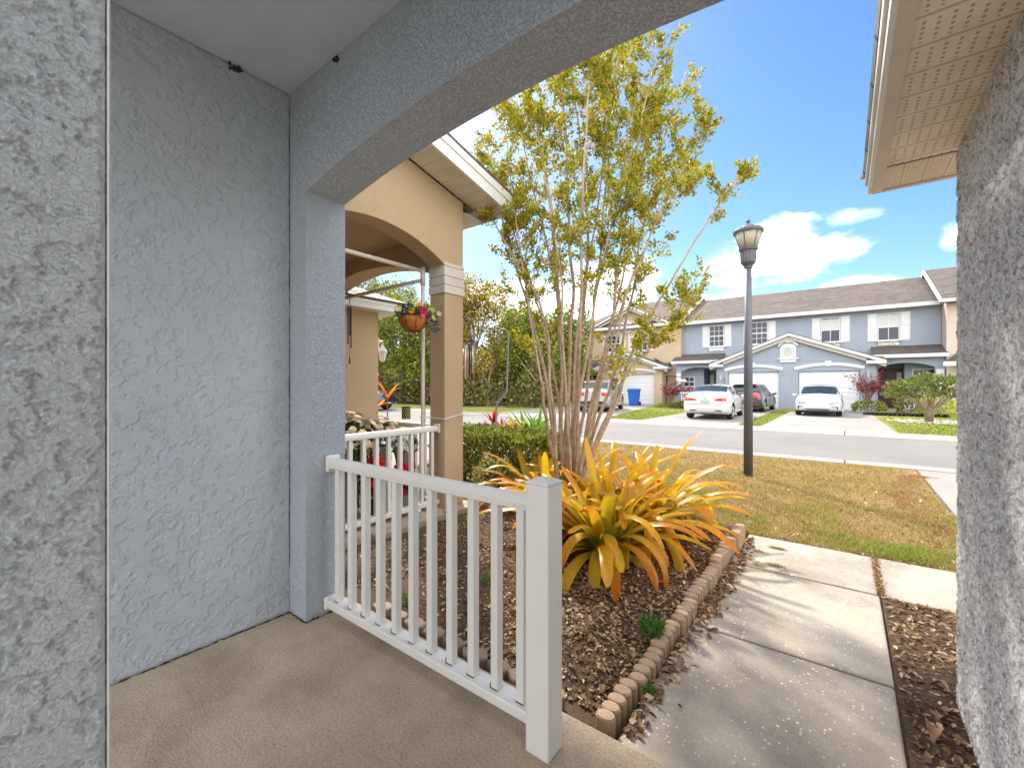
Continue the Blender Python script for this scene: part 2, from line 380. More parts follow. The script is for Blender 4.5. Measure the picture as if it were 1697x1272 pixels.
M['soffit_n'] = soffit_perf('vented_soffit_white', (.74, .68, .60), 'y', .14)
def arch_outline(x0, x1, z0, z1, a0, a1, zs, rise, n=24, floor=None):
    """wall panel polygon with an arched opening that reaches the floor"""
    f = z0 if floor is None else floor
    c = (a0 + a1) / 2; hw = (a1 - a0) / 2
    pts = [(x0, z0), (x0, z1), (x1, z1), (x1, z0)]
    if a1 < x1 - 1e-6: pts += [(a1, z0)]
    else: pts = pts[:3]
    Rr = (hw * hw + rise * rise) / (2 * rise)
    for i in range(n + 1):
        x = a1 - (a1 - a0) * i / n
        pts.append((x, zs + math.sqrt(max(0, Rr * Rr - (x - c) ** 2)) - (Rr - rise)))
    pts += [(a0, z0)]
    return pts
G0 = -.10                                     # level of the paving outside
# ================================================================ our own house
XW, YI, YO, XJ = -2.614, 1.245, 1.489, -2.425
house = thing('house', 'grey blue stucco house with the arched open porch that frames the view', 'house', (0, 0, 0))
part('porch_floor', M['porch_floor'], house, lambda m: m.box(-2.8, -2.0, -.25, .41, 1.56, 0), bevel=.012)
part('side_wall', M['porch_stucco'], house, lambda m: m.box(XW - .2, -.7, 0.001, XW, YI + .1, 3.3))
part('arch_wall', M['smooth_stucco'], house, lambda m: m.prism(arch_outline(-3.3, .409, -.2, 3.45, XJ, .405, 2.447, .143), 'y', YI, YO), bevel=.012)
part('ceiling', M['ceiling_paint'], house, lambda m: m.box(XW - .1, -1.1, 3.07, .5, YI - .001, 3.12))
part('column', M['porch_stucco'], house, lambda m: m.box(-1.36, -.3, 0.002, -.907, .155, 3.06), bevel=.008)
relief('column_render', M['column_stucco'], house, -.906, -.29, .150, .01, 3.05, .0026, 1, .0040, 46, 5, .45, rk=.3)
part('corner_bead', M['white'], house, lambda m: m.tube([(-.9065, .1545, .01), (-.9065, .1545, 3.05)], .0022, 6))
relief('wall_render', M['near_stucco'], house, XW + .0005, -.1, YI, .012, 3.06, .0050, 1, .0046, 27, 15, .45)
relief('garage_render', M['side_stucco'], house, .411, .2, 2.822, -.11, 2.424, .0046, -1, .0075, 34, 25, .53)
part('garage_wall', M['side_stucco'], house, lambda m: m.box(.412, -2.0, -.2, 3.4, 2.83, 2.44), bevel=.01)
# garage eave on the right
EX, EY, EZ = .116, 3.184, 2.425
part('soffit', M['soffit_y'], house, lambda m: m.box(EX + .045, -2.0, EZ + .006, .43, 2.842, EZ + .02))
part('end_soffit', M['soffit_x'], house, lambda m: m.box(EX + .045, 2.856, EZ + .004, 3.5, EY - .02, EZ + .02))
part('soffit_trim', M['soffit'], house, lambda m: (m.box(EX + .006, -2.0, EZ - .004, EX + .05, EY - .006, EZ + .012), m.box(EX + .05, EY - .03, EZ - .003, 3.5, EY - .006, EZ + .012)))
part('soffit_gap', M['dark_hole'], house, lambda m: m.box(EX + .05, 2.842, EZ + .008, 3.4, 2.856, EZ + .03))
part('fascia', M['white'], house, lambda m: (m.box(EX - .012, -2.0, EZ, EX + .006, EY, EZ + .115), m.box(EX + .006, EY - .006, EZ, 3.5, EY + .012, EZ + .115)))
part('fascia_cap', M['white'], house, lambda m: (m.box(EX - .024, -2.0, EZ + .055, EX - .012, EY + .012, EZ + .124), m.box(EX - .012, EY + .012, EZ + .055, 3.5, EY + .024, EZ + .124)))
part('roof', M['near_roof'], house, lambda m: (
    m.slab([(EX - .035, -2.0, EZ + .128), (EX - .035, EY + .05, EZ + .128), (1.9, 1.5, EZ + .9), (1.9, -2.0, EZ + .9)], .02),
    m.slab([(EX - .05, EY + .05, EZ + .128), (3.7, EY + .05, EZ + .128), (1.9, 1.5, EZ + .9)], .02),
    m.slab([(3.7, -2.0, EZ + .128), (1.9, -2.0, EZ + .9), (1.9, 1.5, EZ + .9), (3.7, EY + .05, EZ + .128)], .02),
    m.box(-3.35, -.9, 3.46, .52, 1.75, 3.56)))
rg0 = random.Random(2)
def gl_(m, a, b, n, r):
    a, b = Vector(a), Vector(b); m.tube([a.lerp(b, i / n) + Vector((rg0.gauss(0, r * .5), rg0.gauss(0, r * .5), rg0.gauss(0, r * .3))) for i in range(n + 1)], [r * rg0.uniform(.15, 1.3) for _ in range(n + 1)], 5)
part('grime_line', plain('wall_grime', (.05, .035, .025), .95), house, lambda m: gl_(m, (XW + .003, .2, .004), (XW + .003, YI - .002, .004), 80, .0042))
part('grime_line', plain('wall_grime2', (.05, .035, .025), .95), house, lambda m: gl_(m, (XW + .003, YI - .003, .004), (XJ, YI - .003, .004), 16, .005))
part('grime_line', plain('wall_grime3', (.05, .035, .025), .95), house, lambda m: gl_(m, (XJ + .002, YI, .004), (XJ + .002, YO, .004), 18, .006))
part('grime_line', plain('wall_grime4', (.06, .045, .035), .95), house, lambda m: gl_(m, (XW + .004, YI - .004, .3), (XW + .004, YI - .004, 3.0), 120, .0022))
# mud nests under the ceiling
def blob(m, c, r, n=9, seed=0, sc=(1, 1, 1)):
    rg = random.Random(seed)
    for i in range(n):
        p = [c[k] + rg.uniform(-1, 1) * r * sc[k] for k in range(3)]; q = r * rg.uniform(.35, .7)
        m.lathe([(q * math.sin(math.pi * t / 6) + 1e-4, q * -math.cos(math.pi * t / 6)) for t in range(7)], p, 8)
mud = plain('dried_mud', (.045, .028, .02), .95, bmp=.003, bs=120)
for (px, py, s, lb, ax) in [(389, 114, .016, 'dark brown wasp mud nest stuck where left porch wall meets ceiling', 'x'),
                            (557, 99, .014, 'small round brown mud nest on the beam above the arch', 'y')]:
    p = atX(px, py, XW + .008) if ax == 'x' else atY(px, py, YI - .008)
    m = MB(); blob(m, p, s, 12, int(px), (.4, 2.3, 1.2) if ax == 'x' else (1, .4, 1)); tag(m.build('wasp_nest', mud, smooth=True), lb, 'wasp nest')
# ================================================================ porch railing
RY = 1.402
rail = thing('porch_railing', 'white vinyl railing with square balusters and newel post on the near porch edge', 'railing', (-1.6, RY, 0))
def rail_profile(w, h, zt):       # rounded top rail section in (y,z)
    return [(-w * .5, zt - h), (w * .5, zt - h), (w * .56, zt - h * .55), (w * .5, zt - h * .25), (w * .34, zt - h * .06), (0, zt), (-w * .34, zt - h * .06), (-w * .5, zt - h * .25), (-w * .56, zt - h * .55)]
part('top_rail', M['vinyl'], rail, lambda m: m.prism([(RY + a, b) for a, b in rail_profile(.058, .06, .918)], 'x', XJ + .012, -.93), bevel=.004)
part('bottom_rail', M['vinyl'], rail, lambda m: m.box(XJ + .012, RY - .044, .045, -.93, RY + .044, .088), bevel=.006)
for z0, z1, hw in ((.835, .935, .045), (.03, .108, .055)):
    part('bracket', M['vinyl'], rail, lambda m: m.box(XJ - .001, RY - hw, z0, XJ + .028, RY + hw, z1), bevel=.014)
grime = plain('grime', (.05, .04, .03), .95)
for i in range(11):
    x = -2.345 + i * (2.345 - 1.022) / 10
    bl = part('baluster', M['vinyl'], rail, lambda m: m.box(x - .0185, RY - .0185, .087, x + .0185, RY + .0185, .862), bevel=.003)
    part('dirt_ring', grime, bl, lambda m: (m.box(x - .0202, RY - .0202, .0885, x + .0202, RY - .0186, .0925), m.box(x - .0204, RY - .0202, .0885, x - .0187, RY - .004, .0895 + .006 * ((i * 7) % 5))))
def newel(m, x0, y0, s, z0, z1): m.box(x0 - s, y0, z0, x0, y0 + s, z1)
part('newel_post', M['vinyl'], rail, lambda m: m.box(-.936, 1.302 + .05 - .05, 0.0, -.836, 1.402, .985), bevel=.006)
part('post_cap', M['vinyl'], rail, lambda m: m.add([(-.9375, 1.3005, .985), (-.8345, 1.3005, .985), (-.8345, 1.4035, .985), (-.9375, 1.4035, .985), (-.9375, 1.3005, .994), (-.8345, 1.3005, .994), (-.8345, 1.4035, .994), (-.9375, 1.4035, .994), (-.886, 1.352, 1.012)],
     [(3, 2, 1, 0), (0, 1, 5, 4), (1, 2, 6, 5), (2, 3, 7, 6), (3, 0, 4, 7), (4, 5, 8), (5, 6, 8), (6, 7, 8), (7, 4, 8)]), bevel=.003)
# ================================================================ neighbouring house (tan)
NX, NY0, NY1, PW = -3.47, 3.32, 3.61, .235
nb = thing('neighbouring_house', 'tan stucco house next door with arched porch and banded corner pillar', 'house', (-5, 3, 0))
gz = lambda y: 3.425 + (3.61 - y) * .235
def side_arch(m):
    pts = [(.9, -.2), (.9, gz(.9)), (NY1, gz(NY1)), (NY1, 0), (NY0, 0)]
    c, hw, zs, rise = 2.45, .87, 2.66, .245; Rr = (hw * hw + rise * rise) / (2 * rise)
    for i in range(25):
        y = NY0 - 2 * hw * i / 24; pts.append((y, zs + math.sqrt(max(0, Rr * Rr - (y - c) ** 2)) - (Rr - rise)))
    pts += [(NY0 - 2 * hw, -.2)]
    m.prism(pts, 'x', NX - PW, NX)
part('arch_wall', M['tan_stucco'], nb, side_arch, bevel=.006)
def front_arch(m):
    pts = [(-6.25, 2.0), (-6.25, 3.35), (NX - PW, 3.35), (NX - PW, 2.62)]
    c, hw, zs, rise = -4.93, 1.22, 2.60, .235; Rr = (hw * hw + rise * rise) / (2 * rise)
    for i in range(25):
        x = c + hw - 2 * hw * i / 24; pts.append((x, zs + math.sqrt(max(0, Rr * Rr - (x - c) ** 2)) - (Rr - rise)))
    pts += [(-6.15, 2.0)]
    m.prism(pts, 'y', NY0 + .002, NY1 - .002)
part('front_arch', M['tan_stucco'], nb, front_arch)
def bands(m):
    e = .014
    for z0, z1, ee in ((2.655, 2.688, .010), (2.64, 2.655, .003), (2.545, 2.64, .010), (2.53, 2.545, .003), (2.45, 2.53, .010), (2.435, 2.45, .003), (2.355, 2.435, .012)):
        m.box(NX - PW - ee, NY0 - ee, z0, NX + ee, NY1 + ee, z1)
part('pillar_band', plain('band_paint', (.62, .58, .52), .7, bmp=.001, bs=150), nb, bands, bevel=.003)
part('back_wall', M['tan_stucco'], nb, lambda m: (m.box(-6.3, .7, -.2, NX - PW, .9, 3.6), m.box(-6.3, .9, -.2, -6.12, 3.3, 3.4)))
part('porch_ceiling', M['tan_stucco'], nb, lambda m: m.box(-6.12, .9, 3.02, NX - PW, NY0, 3.1))
part('porch_slab', M['porch_floor'], nb, lambda m: m.box(-6.1, .9, -.25, NX + .06, NY1 + .1, 0), bevel=.01)
GXn, GYn = -6.1, 4.34
part('garage_wall', M['tan_stucco'], nb, lambda m: m.box(-10.5, .5, -.25, GXn, GYn, 2.56))
part('soffit', M['soffit_n'], nb, lambda m: (
    m.slab([(NX + .01, .5, gz(.5) + .03), (NX + .37, .5, gz(.5) + .03), (NX + .37, 4.0, gz(4.0) + .03), (NX + .01, 4.0, gz(4.0) + .03)], .02)))
part('eave_soffit', M['soffit_n'], nb, lambda m: (m.box(-6.3, NY1 + .002, 3.30, NX + .01, 3.98, 3.315), m.box(GXn, .9, 2.525, GXn + .30, GYn + .3, 2.54), m.box(-10.6, GYn, 2.525, GXn, GYn + .3, 2.54)))
def nf(m):
    x0, x1 = NX + .355, NX + .385
    for lo, hi, a, b in ((0.0, .15, 0, 0), (.125, .21, .0, .012)):
        ys, ye = .5, 4.02
        m.add([(x0, ys, gz(ys) + lo), (x1 + b, ys, gz(ys) + lo), (x1 + b, ye, gz(ye) + lo), (x0, ye, gz(ye) + lo),
               (x0, ys, gz(ys) + hi), (x1 + b, ys, gz(ys) + hi), (x1 + b, ye, gz(ye) + hi), (x0, ye, gz(ye) + hi)],
              [(0, 3, 2, 1), (4, 5, 6, 7), (0, 1, 5, 4), (1, 2, 6, 5), (2, 3, 7, 6), (3, 0, 4, 7)])
    m.box(-6.3, 3.98, 3.315, x0 - .002, 4.01, 3.5)
    m.box(GXn + .30, .9, 2.52, GXn + .325, GYn + .325, 2.66); m.box(GXn + .325, .9, 2.60, GXn + .335, GYn + .335, 2.675)
    m.box(-10.6, GYn + .30, 2.52, GXn + .298, GYn + .325, 2.66)
part('fascia', M['white'], nb, nf)
rz = 2.68; rx = GXn + .36; ry = GYn + .36
part('roof', M['near_roof'], nb, lambda m: (
    m.slab([(rx, .9, rz), (rx, ry, rz), (rx - 2.4, ry - 2.4, rz + 1.05), (rx - 2.4, .9, rz + 1.05)], .03),
    m.slab([(rx, ry, rz), (-10.7, ry, rz), (-8.6, ry - 2.4, rz + 1.05), (rx - 2.4, ry - 2.4, rz + 1.05)], .03)))
part('porch_roof', M['roof'], nb, lambda m: m.slab([(NX + .4, .5, gz(.5) + .24), (NX + .4, 4.05, gz(4.05) + .24), (-6.3, 4.05, gz(4.05) + .24), (-6.3, .5, gz(.5) + .24)], .03))
# wall lantern on the garage front
ln = thing('wall_lantern', 'white wall lantern seen past the corner of the tan garage', 'lantern', (GXn - .03, GYn, 1.9))
c = (GXn - .05, GYn + .12, 1.68)
part('lantern_body', M['white'], ln, lambda m: (m.lathe([(.02, .05), (.04, .07), (.065, .2), (.07, .22)], c, 6), m.lathe([(.085, .22), (.06, .26), (.025, .31), (.012, .34)], c, 6)))
part('lantern_arm', M['white'], ln, lambda m: (m.tube([(c[0], c[1], c[2] + .33), (c[0], c[1], c[2] + .4), (c[0], GYn + .03, c[2] + .38)], .012), m.box(c[0] - .05, GYn + .001, c[2] + .25, c[0] + .05, GYn + .02, c[2] + .45)))
# neighbour railings
def rail2(name, label, p0, p1, n, zt=.90, endb=True):
    p0, p1 = Vector(p0), Vector(p1); d = p1 - p0; L = d.length; t = d / L; rzz = math.atan2(t.y, t.x)
    r = thing(name, label, 'railing', p0, rzz)
    m = MB(); m.prism([(a, b) for a, b in rail_profile(.058, .06, zt)], 'x', 0, L); m.build('top_rail', M['vinyl'], r, local=True, bevel=.004)
    m = MB(); m.box(0, -.044, .045, L, .044, .09); m.build('bottom_rail', M['vinyl'], r, local=True, bevel=.006)
    for k in range(n):
        x = .08 + k * (L - .16) / (n - 1)
        m = MB(); m.box(x - .0185, -.0185, .09, x + .0185, .0185, zt - .055); m.build('baluster', M['vinyl'], r, local=True)
    for x in ((0, L) if endb else (L,)):
        m = MB(); m.box(x - .014, -.045, zt - .085, x + .014, .045, zt + .018); m.build('bracket', M['vinyl'], r, local=True, bevel=.012)
    return r
rail2('porch_railing', 'white side railing of the tan neighbour porch, facing the garden bed', (NX - .11, 1.6, 0), (NX - .11, NY0 - .01, 0), 12)
rail2('porch_railing', 'white front railing of the tan neighbour porch, behind the flower pots', (GXn + .03, 3.47, 0), (NX - PW - .01, 3.47, 0), 14, .89)
# curtain-pipe frame
pf = thing('pipe_frame', 'thin white plastic pipe frame standing inside the neighbour porch arch', 'pipe frame', (-4.6, 3.3, 0))
pv = plain('pvc', (.72, .64, .56), .45)
A_ = (NX - PW - .05, 3.26); B_ = (-5.45, 3.3)
for pts in ([(A_[0], A_[1], 0), (A_[0], A_[1], 2.63)], [(B_[0], B_[1], 0), (B_[0], B_[1], 2.52)], [(B_[0], B_[1], 2.52), (A_[0], A_[1], 2.52)], [(A_[0], .95, 2.62), (A_[0], A_[1], 2.62)]):
    part('pipe', pv, pf, lambda m: m.tube(pts, .022, 12), smooth=True)
part('pipe_joint', pv, pf, lambda m: (m.tube([(A_[0], A_[1], 2.46), (A_[0], A_[1], 2.66)], .029, 12)), smooth=True)
part('pipe_joint', pv, pf, lambda m: m.tube([(B_[0], B_[1], 2.44), (B_[0], B_[1], 2.55)], .029, 12), smooth=True)
cd = MB()
for z, s in ((.985, .02), (1.0, -.012)):
    e = .012; x0, x1, y0, y1 = A_[0] - .03, NX + e, NY0 - e, NY1 + e
    cd.tube([(x0, A_[1] - .03, z - .005), (NX - PW, y0, z - .01), (x1, y0, z - .02 + s * .3), (x1, y1, z + .03), (NX - PW, y1, z + .02), (x0, y1 - .02, z)], .004, 6)
tag(cd.build('cord', M['white']), 'thin white cord tied round the tan pillar and the pipe', 'cord')
# wind chimes
def chime(name, label, top, n, r, lens, mats, disc=True, hang=.15, clap=None):
    t = thing(name, label, 'wind chime', top)
    if hang: part('chain', M['black_metal'], t, lambda m: [m.lathe([(.004, -.004), (.008, 0), (.004, .004)], (top[0], top[1], top[2] - hang * k / 7), 6) for k in range(8)] and m.tube([top, (top[0], top[1], top[2] - hang)], .0015, 5))
    z = top[2] - hang
    if disc: part('top_disc', M['black_metal'], t, lambda m: m.lathe([(r * 1.25, 0), (r * 1.3, .008), (r * 1.25, .016)], (top[0], top[1], z - .016), 20))
    for k in range(n):
        a = 2 * math.pi * k / n + .4; x, y = top[0] + r * math.cos(a), top[1] + r * math.sin(a); L = lens[k % len(lens)]
        part('chime_tube', mats[k % len(mats)], t, lambda m: (m.tube([(x, y, z - .01), (x, y, z - .05)], .0012, 4), m.tube([(x, y, z - .05), (x, y, z - .05 - L)], r * .2 if disc else .008, 8)), smooth=True)
    if clap: part('sail', M['black_metal'], t, lambda m: (m.tube([(top[0], top[1], z), (top[0], top[1], z - clap)], .002, 5), m.tube([(top[0], top[1], z - clap), (top[0], top[1], z - clap - .09)], [.006, .011], 6)))
    return t
red = plain('faded_red', (.45, .09, .06), .5); silver = plain('silver', (.7, .68, .66), .3, .6)
hp = Vector((-3.56, 3.80, 2.12))
hk = thing('plant_hook', 'black curled metal hook screwed to the street side of the tan pillar', 'hook', (NX - .05, NY1, 2.2))
part('hook_arm', M['black_metal'], hk, lambda m: m.tube([(hp.x, NY1 + .001, 2.25), (hp.x, NY1 + .03, 2.27), (hp.x, NY1 + .07, 2.19), (hp.x, NY1 + .12, 2.115), (hp.x, 3.8, 2.11), (hp.x, 3.85, 2.15), (hp.x, 3.86, 2.2)], .006, 8), smooth=True)
chime('wind_chime', 'silver and red wind chime with round black top hanging outside the tan pillar', hp, 6, .05, [.33, .42, .30, .36, .4, .35], [silver, M['black_metal'], silver, red, silver, M['black_metal']], hang=.25)
chime('wind_chime', 'slim dark wind chime hanging from the pipe at the left of the neighbour porch', Vector((-5.27, 3.3, 2.5)), 3, .022, [.55, .38, .5], [M['black_metal']], disc=False, hang=.06, clap=.72)
# ------------------------------------------------ hanging flower basket
bc = atD(685, 531, 4.62)
hb = thing('hanging_basket', 'orange coir hanging basket of bright flowers in front of the tan pillar', 'hanging basket', bc)
coir = plain('coir', (.50, .19, .035), .95, var=.3, vs=40, bmp=.004, bs=90)
part('liner', coir, hb, lambda m: m.lathe([(.002, -.135), (.07, -.125), (.115, -.085), (.142, -.03), (.15, .02), (.12, .02), (.11, -.02)], bc + Vector((0, 0, .02)), 28), smooth=True)
def wires(m):
    for k in range(8):
        a = math.pi * k / 4 + .3
        m.tube([(bc.x + r * math.cos(a), bc.y + r * math.sin(a), bc.z + z) for r, z in ((.154, .045), (.146, -.01), (.118, -.066), (.072, -.107), (0.005, -.118))], .003, 5)
    m.tube([(bc.x + .155 * math.cos(math.pi * k / 12), bc.y + .155 * math.sin(math.pi * k / 12), bc.z + .045) for k in range(25)], .004, 6)
    for k in range(3):
        a = 2 * math.pi * k / 3; m.tube([(bc.x + .15 * math.cos(a), bc.y + .15 * math.sin(a), bc.z + .05), (bc.x, bc.y, bc.z + .42)], .0015, 4)
    m.tube([(bc.x, bc.y, bc.z + .42), (A_[0] - .0, bc.y, 2.6)], .002, 4)
part('wire_frame', M['black_metal'], hb, wires)
# ================================================================ foliage helpers
def leaf_quads(m, pts, size, rg, up=.3, aspect=.5, fold=.12, dirs=None, mi=0):
    """one folded diamond leaf per point"""
    for i, p in enumerate(pts):
        s = size * rg.uniform(.6, 1.25)
        d = Vector((rg.gauss(0, 1), rg.gauss(0, 1), rg.gauss(0, 1) + up)) if dirs is None else Vector(dirs[i]) + Vector((rg.gauss(0, .5), rg.gauss(0, .5), rg.gauss(0, .5)))
        if d.length < 1e-4: d = Vector((0, 0, 1))
        d.normalize(); a = d.cross(Vector((rg.gauss(0, 1), rg.gauss(0, 1), rg.gauss(0, 1))))
        if a.length < 1e-4: continue
        a.normalize(); nn = d.cross(a); p = Vector(p); w_ = s * aspect * .5
        mid = p + d * s * .45
        m.add([p, mid + a * w_ + nn * s * fold, p + d * s, mid - a * w_ + nn * s * fold], [(0, 1, 2), (0, 2, 3)], mi)
def strap(m, at, base, az_, el0, L, wid, droop, rg, n=9, tipw=.35, tw=0):
    """long arching strap leaf; lt attribute runs base to tip"""
    p = Vector(base); e = el0; step = L / n; o = len(m.v); vs = []
    for i in range(n + 1):
        t = i / n; d = Vector((math.cos(az_) * math.cos(e), math.sin(az_) * math.cos(e), math.sin(e)))
        sd_ = Vector((-math.sin(az_ + tw * t), math.cos(az_ + tw * t), 0)); up = d.cross(sd_) * -1
        wv = wid * (.55 + .9 * t if t < .5 else 1.0 - (t - .5) * 2 * (1 - tipw) if t > .5 else 1.0) * .5
        if t > .93: wv *= .4
        vs += [p - sd_ * wv + up * wv * .45, p, p + sd_ * wv + up * wv * .45]; at += [t, t, t]
        p = p + d * step; e -= droop / n * (1 + 1.2 * t)
    fs = []
    for i in range(n):
        a = i * 3; fs += [(a, a + 1, a + 4, a + 3), (a + 1, a + 2, a + 5, a + 4)]
    m.add(vs, fs)
def flower(m, c, r, nrm, rg, n=8, layers=1):
    nrm = Vector(nrm).normalized(); a = nrm.orthogonal().normalized(); b = nrm.cross(a)
    for l in range(layers):
        rr = r * (1 - .28 * l)
        for k in range(n):
            th = 2 * math.pi * (k + .5 * l) / n; d = a * math.cos(th) + b * math.sin(th); s = a * math.cos(th + 1.57) + b * math.sin(th + 1.57)
            q = Vector(c) + nrm * (.006 * l)
            m.add([q, q + d * rr * .6 + s * rr * .26 + nrm * rr * .12, q + d * rr + nrm * rr * (.05 + .25 * l), q + d * rr * .6 - s * rr * .26 + nrm * rr * .12], [(0, 1, 2), (0, 2, 3)])
rg = random.Random(5)
toC = (Vector((0, 0, H)) - bc).normalized()
gl = leafmat('grey_green_leaf', [(0, (.07, .12, .07)), (.5, (.12, .17, .11)), (1, (.2, .25, .17))], .5, .3)
m = MB(); pts = []; dirs = []
for i in range(260):
    a = rg.uniform(0, 6.28); r = rg.uniform(.02, .17); pts.append((bc.x + r * math.cos(a), bc.y + r * math.sin(a), bc.z + rg.uniform(.03, .13))); dirs.append((math.cos(a) * 1.2, math.sin(a) * 1.2, rg.uniform(-.2, 1)))
for i in range(60):
    pts.append(bc + Vector((rg.uniform(.1, .28) * .79, rg.uniform(.1, .25) * .61, rg.uniform(-.12, .12)))); dirs.append((.6, .5, -.4))
leaf_quads(m, pts, .07, rg, dirs=dirs); m.build('foliage', gl, hb)
Rt = Vector((CA, SA, 0))
for nm, col, du, dz, r, ly in (('yellow_daisy', (.85, .42, .01), -.02, .105, .042, 2), ('yellow_daisy', (.85, .36, .01), .055, .155, .036, 2), ('pink_bloom', (.6, .01, .10), .105, .10, .05, 3), ('pink_bloom', (.7, .1, .2), .1, .055, .035, 2),
                               ('cream_bloom', (.7, .55, .3), -.16, .12, .045, 2), ('lime_bloom', (.55, .6, .12), .19, .1, .045, 3), ('lime_bloom', (.6, .55, .2), .22, .03, .04, 2), ('cream_bloom', (.65, .5, .3), .27, .07, .035, 2)):
    c_ = bc + Rt * du + Vector((0, 0, dz)) + toC * (.13 if abs(du) < .17 else .03)
    fl = part(nm, plain(nm, col, .6, var=.15), hb, lambda m: flower(m, c_, r, toC + Vector((0, 0, .2)), rg, 10, ly))
    if 'daisy' in nm: part('flower_eye', plain('eye', (.4, .13, .01), .8), fl, lambda m: blob(m, c_ + toC * .012, .007, 5, 3))
# ------------------------------------------------ pots on the neighbour porch
def potted(name, label, pos, pr, ph, potmat, fn_list, stand=0):
    t = thing(name, label, 'potted plant', pos); x, y, z = pos
    if stand:
        part('stand', M['black_metal'], t, lambda m: ([m.tube([(x + .13 * math.cos(a), y + .13 * math.sin(a), z), (x + .1 * math.cos(a), y + .1 * math.sin(a), z + stand)], .007, 6) for a in (0.3, 1.87, 3.44, 5.0)], m.lathe([(.12, stand - .015), (.125, stand), (.12, stand + .005)], (x, y, z), 16)))
    z += stand
    part('pot', potmat, t, lambda m: m.lathe([(pr * .7, 0), (pr, ph), (pr * 1.08, ph), (pr * 1.08, ph + .025), (pr * .95, ph + .025), (pr * .9, ph - .01)], (x, y, z), 20), smooth=False)
    for nm, mt, fn in fn_list:
        m = MB(); fn(m, x, y, z + ph); m.build(nm, mt, t)
    return t
pot_g = plain('stone_pot', (.25, .22, .2), .7); pot_b = plain('dark_pot', (.05, .05, .06), .5)
gleaf = leafmat('pot_leaf', [(0, (.04, .09, .02)), (1, (.10, .17, .04))], .5, .3)
def ball(cnt, r, dz, size, fl=False, n=7):
    def f(m, x, y, z):
        for i in range(cnt):
            a = rg.uniform(0, 6.28); e = rg.uniform(-.4, 1.5); q = Vector((math.cos(a) * math.cos(e), math.sin(a) * math.cos(e), math.sin(e)))
            p = Vector((x, y, z + dz)) + q * r * rg.uniform(.75, 1.05)
            if fl: flower(m, p, size * rg.uniform(.7, 1.2), q + Vector((0, 0, .3)), rg, n, 2)
            else: leaf_quads(m, [p * .6 + Vector((x, y, z + dz)) * .4], size, rg, dirs=[q])
    return f
peach = leafmat('peach_petal', [(0, (.75, .50, .28)), (.5, (.8, .66, .45)), (1, (.85, .8, .66))], .6, .3); whitep = leafmat('white_petal', [(0, (.6, .7, .6)), (1, (.8, .85, .8))], .6, .3); redp = leafmat('red_petal', [(0, (.5, .005, .01)), (1, (.75, .02, .02))], .5, .3)
potted('potted_flowers', 'pot of peach and cream blooms on a stand behind the neighbour railing', (-4.35, 2.72, 0), .14, .2, pot_b, [('leaves', gleaf, ball(260, .3, .12, .12)), ('blooms', peach, ball(85, .33, .17, .055, True))], .35)
potted('potted_flowers', 'smaller pot of peach blooms on a taller stand nearer the front railing', (-4.28, 3.06, 0), .13, .2, pot_g, [('leaves', gleaf, ball(160, .2, .1, .1)), ('blooms', peach, ball(45, .22, .14, .05, True))], .42)
potted('potted_flowers', 'grey pot of small white flowers nearest the tan pillar', (-4.0, 3.2, 0), .12, .16, pot_g, [('leaves', gl, ball(160, .17, .07, .08)), ('blooms', whitep, ball(70, .18, .09, .04, True, 5))], .42)
potted('potted_flowers', 'tall red flowers in a low pot behind the middle of the side railing', (-3.85, 2.72, 0), .12, .12, pot_b, [('leaves', gleaf, ball(140, .18, .15, .12)), ('blooms', redp, lambda m, x, y, z: [flower(m, (x + rg.gauss(0, .07), y + rg.gauss(0, .07), z + rg.uniform(.1, .5)), .06, (rg.gauss(0, 1), rg.gauss(0, 1) - .8, .3), rg, 6, 2) for _ in range(36)])])
potted('potted_flowers', 'bright red flowers in a pot on the neighbour porch close to the tan pillar', (-3.84, 3.02, 0), .11, .14, pot_g, [('leaves', gleaf, ball(120, .15, .1, .1)), ('blooms', redp, lambda m, x, y, z: [flower(m, (x + rg.gauss(0, .06), y + rg.gauss(0, .06), z + rg.uniform(.05, .33)), .055, (1, -.8, .3), rg, 6, 2) for _ in range(26)])])
potted('potted_fern', 'green fern in a terracotta pot at the left end of the neighbour railing', (-4.12, 2.55, 0), .13, .22, M['terracotta'], [('fronds', gleaf, lambda m, x, y, z: [strap(m, [], (x, y, z), rg.uniform(0, 6.28), rg.uniform(.5, 1.4), rg.uniform(.3, .6), .05, 1.6, rg, 6) for _ in range(60)])])
# ================================================================ ground
def struct(name, mat, fn, **k):
    m = MB(); fn(m); return tag(m.build(name, mat, **k), kind='structure')
def grassmat(name, g1, g2, dry, amount, sc=1.0, bd=.012):
    m, n, b = newmat(name); v = objv(n)
    f = maprange(n, noise(n, v, 1.1 * sc, 7, .66), .5 - amount * .3, .78 - amount * .3, 0, 1, True)
    g = ramp(n, noise(n, v, 9, 5, .7), [(.3, g1), (.65, g2)]); d = ramp(n, noise(n, v, 24, 5, .75), [(.3, tuple(x * .6 for x in dry)), (.65, dry)])
    col = mixc(n, f, g, d); n.links.new(col, b.inputs['Base Color']); b.inputs['Roughness'].default_value = .95; b.inputs['Specular IOR Level'].default_value = .1
    bump(n, b, noise(n, v, 70, 6, .8), 1, bd); return m
M['soil_far'] = grassmat('rough_ground', (.06, .08, .02), (.12, .13, .03), (.16, .11, .06), .6)
M['lawn'] = grassmat('lawn_soil', (.11, .10, .025), (.22, .18, .045), (.36, .22, .11), .95)
M['lawn_far'] = grassmat('lawn_far', (.13, .17, .02), (.26, .28, .04), (.36, .27, .13), .38, 1.0, .03)
struct('ground', M['soil_far'], lambda m: m.quad((-600, -200, -.16), (600, -200, -.16), (600, 900, -.16), (-600, 900, -.16)))
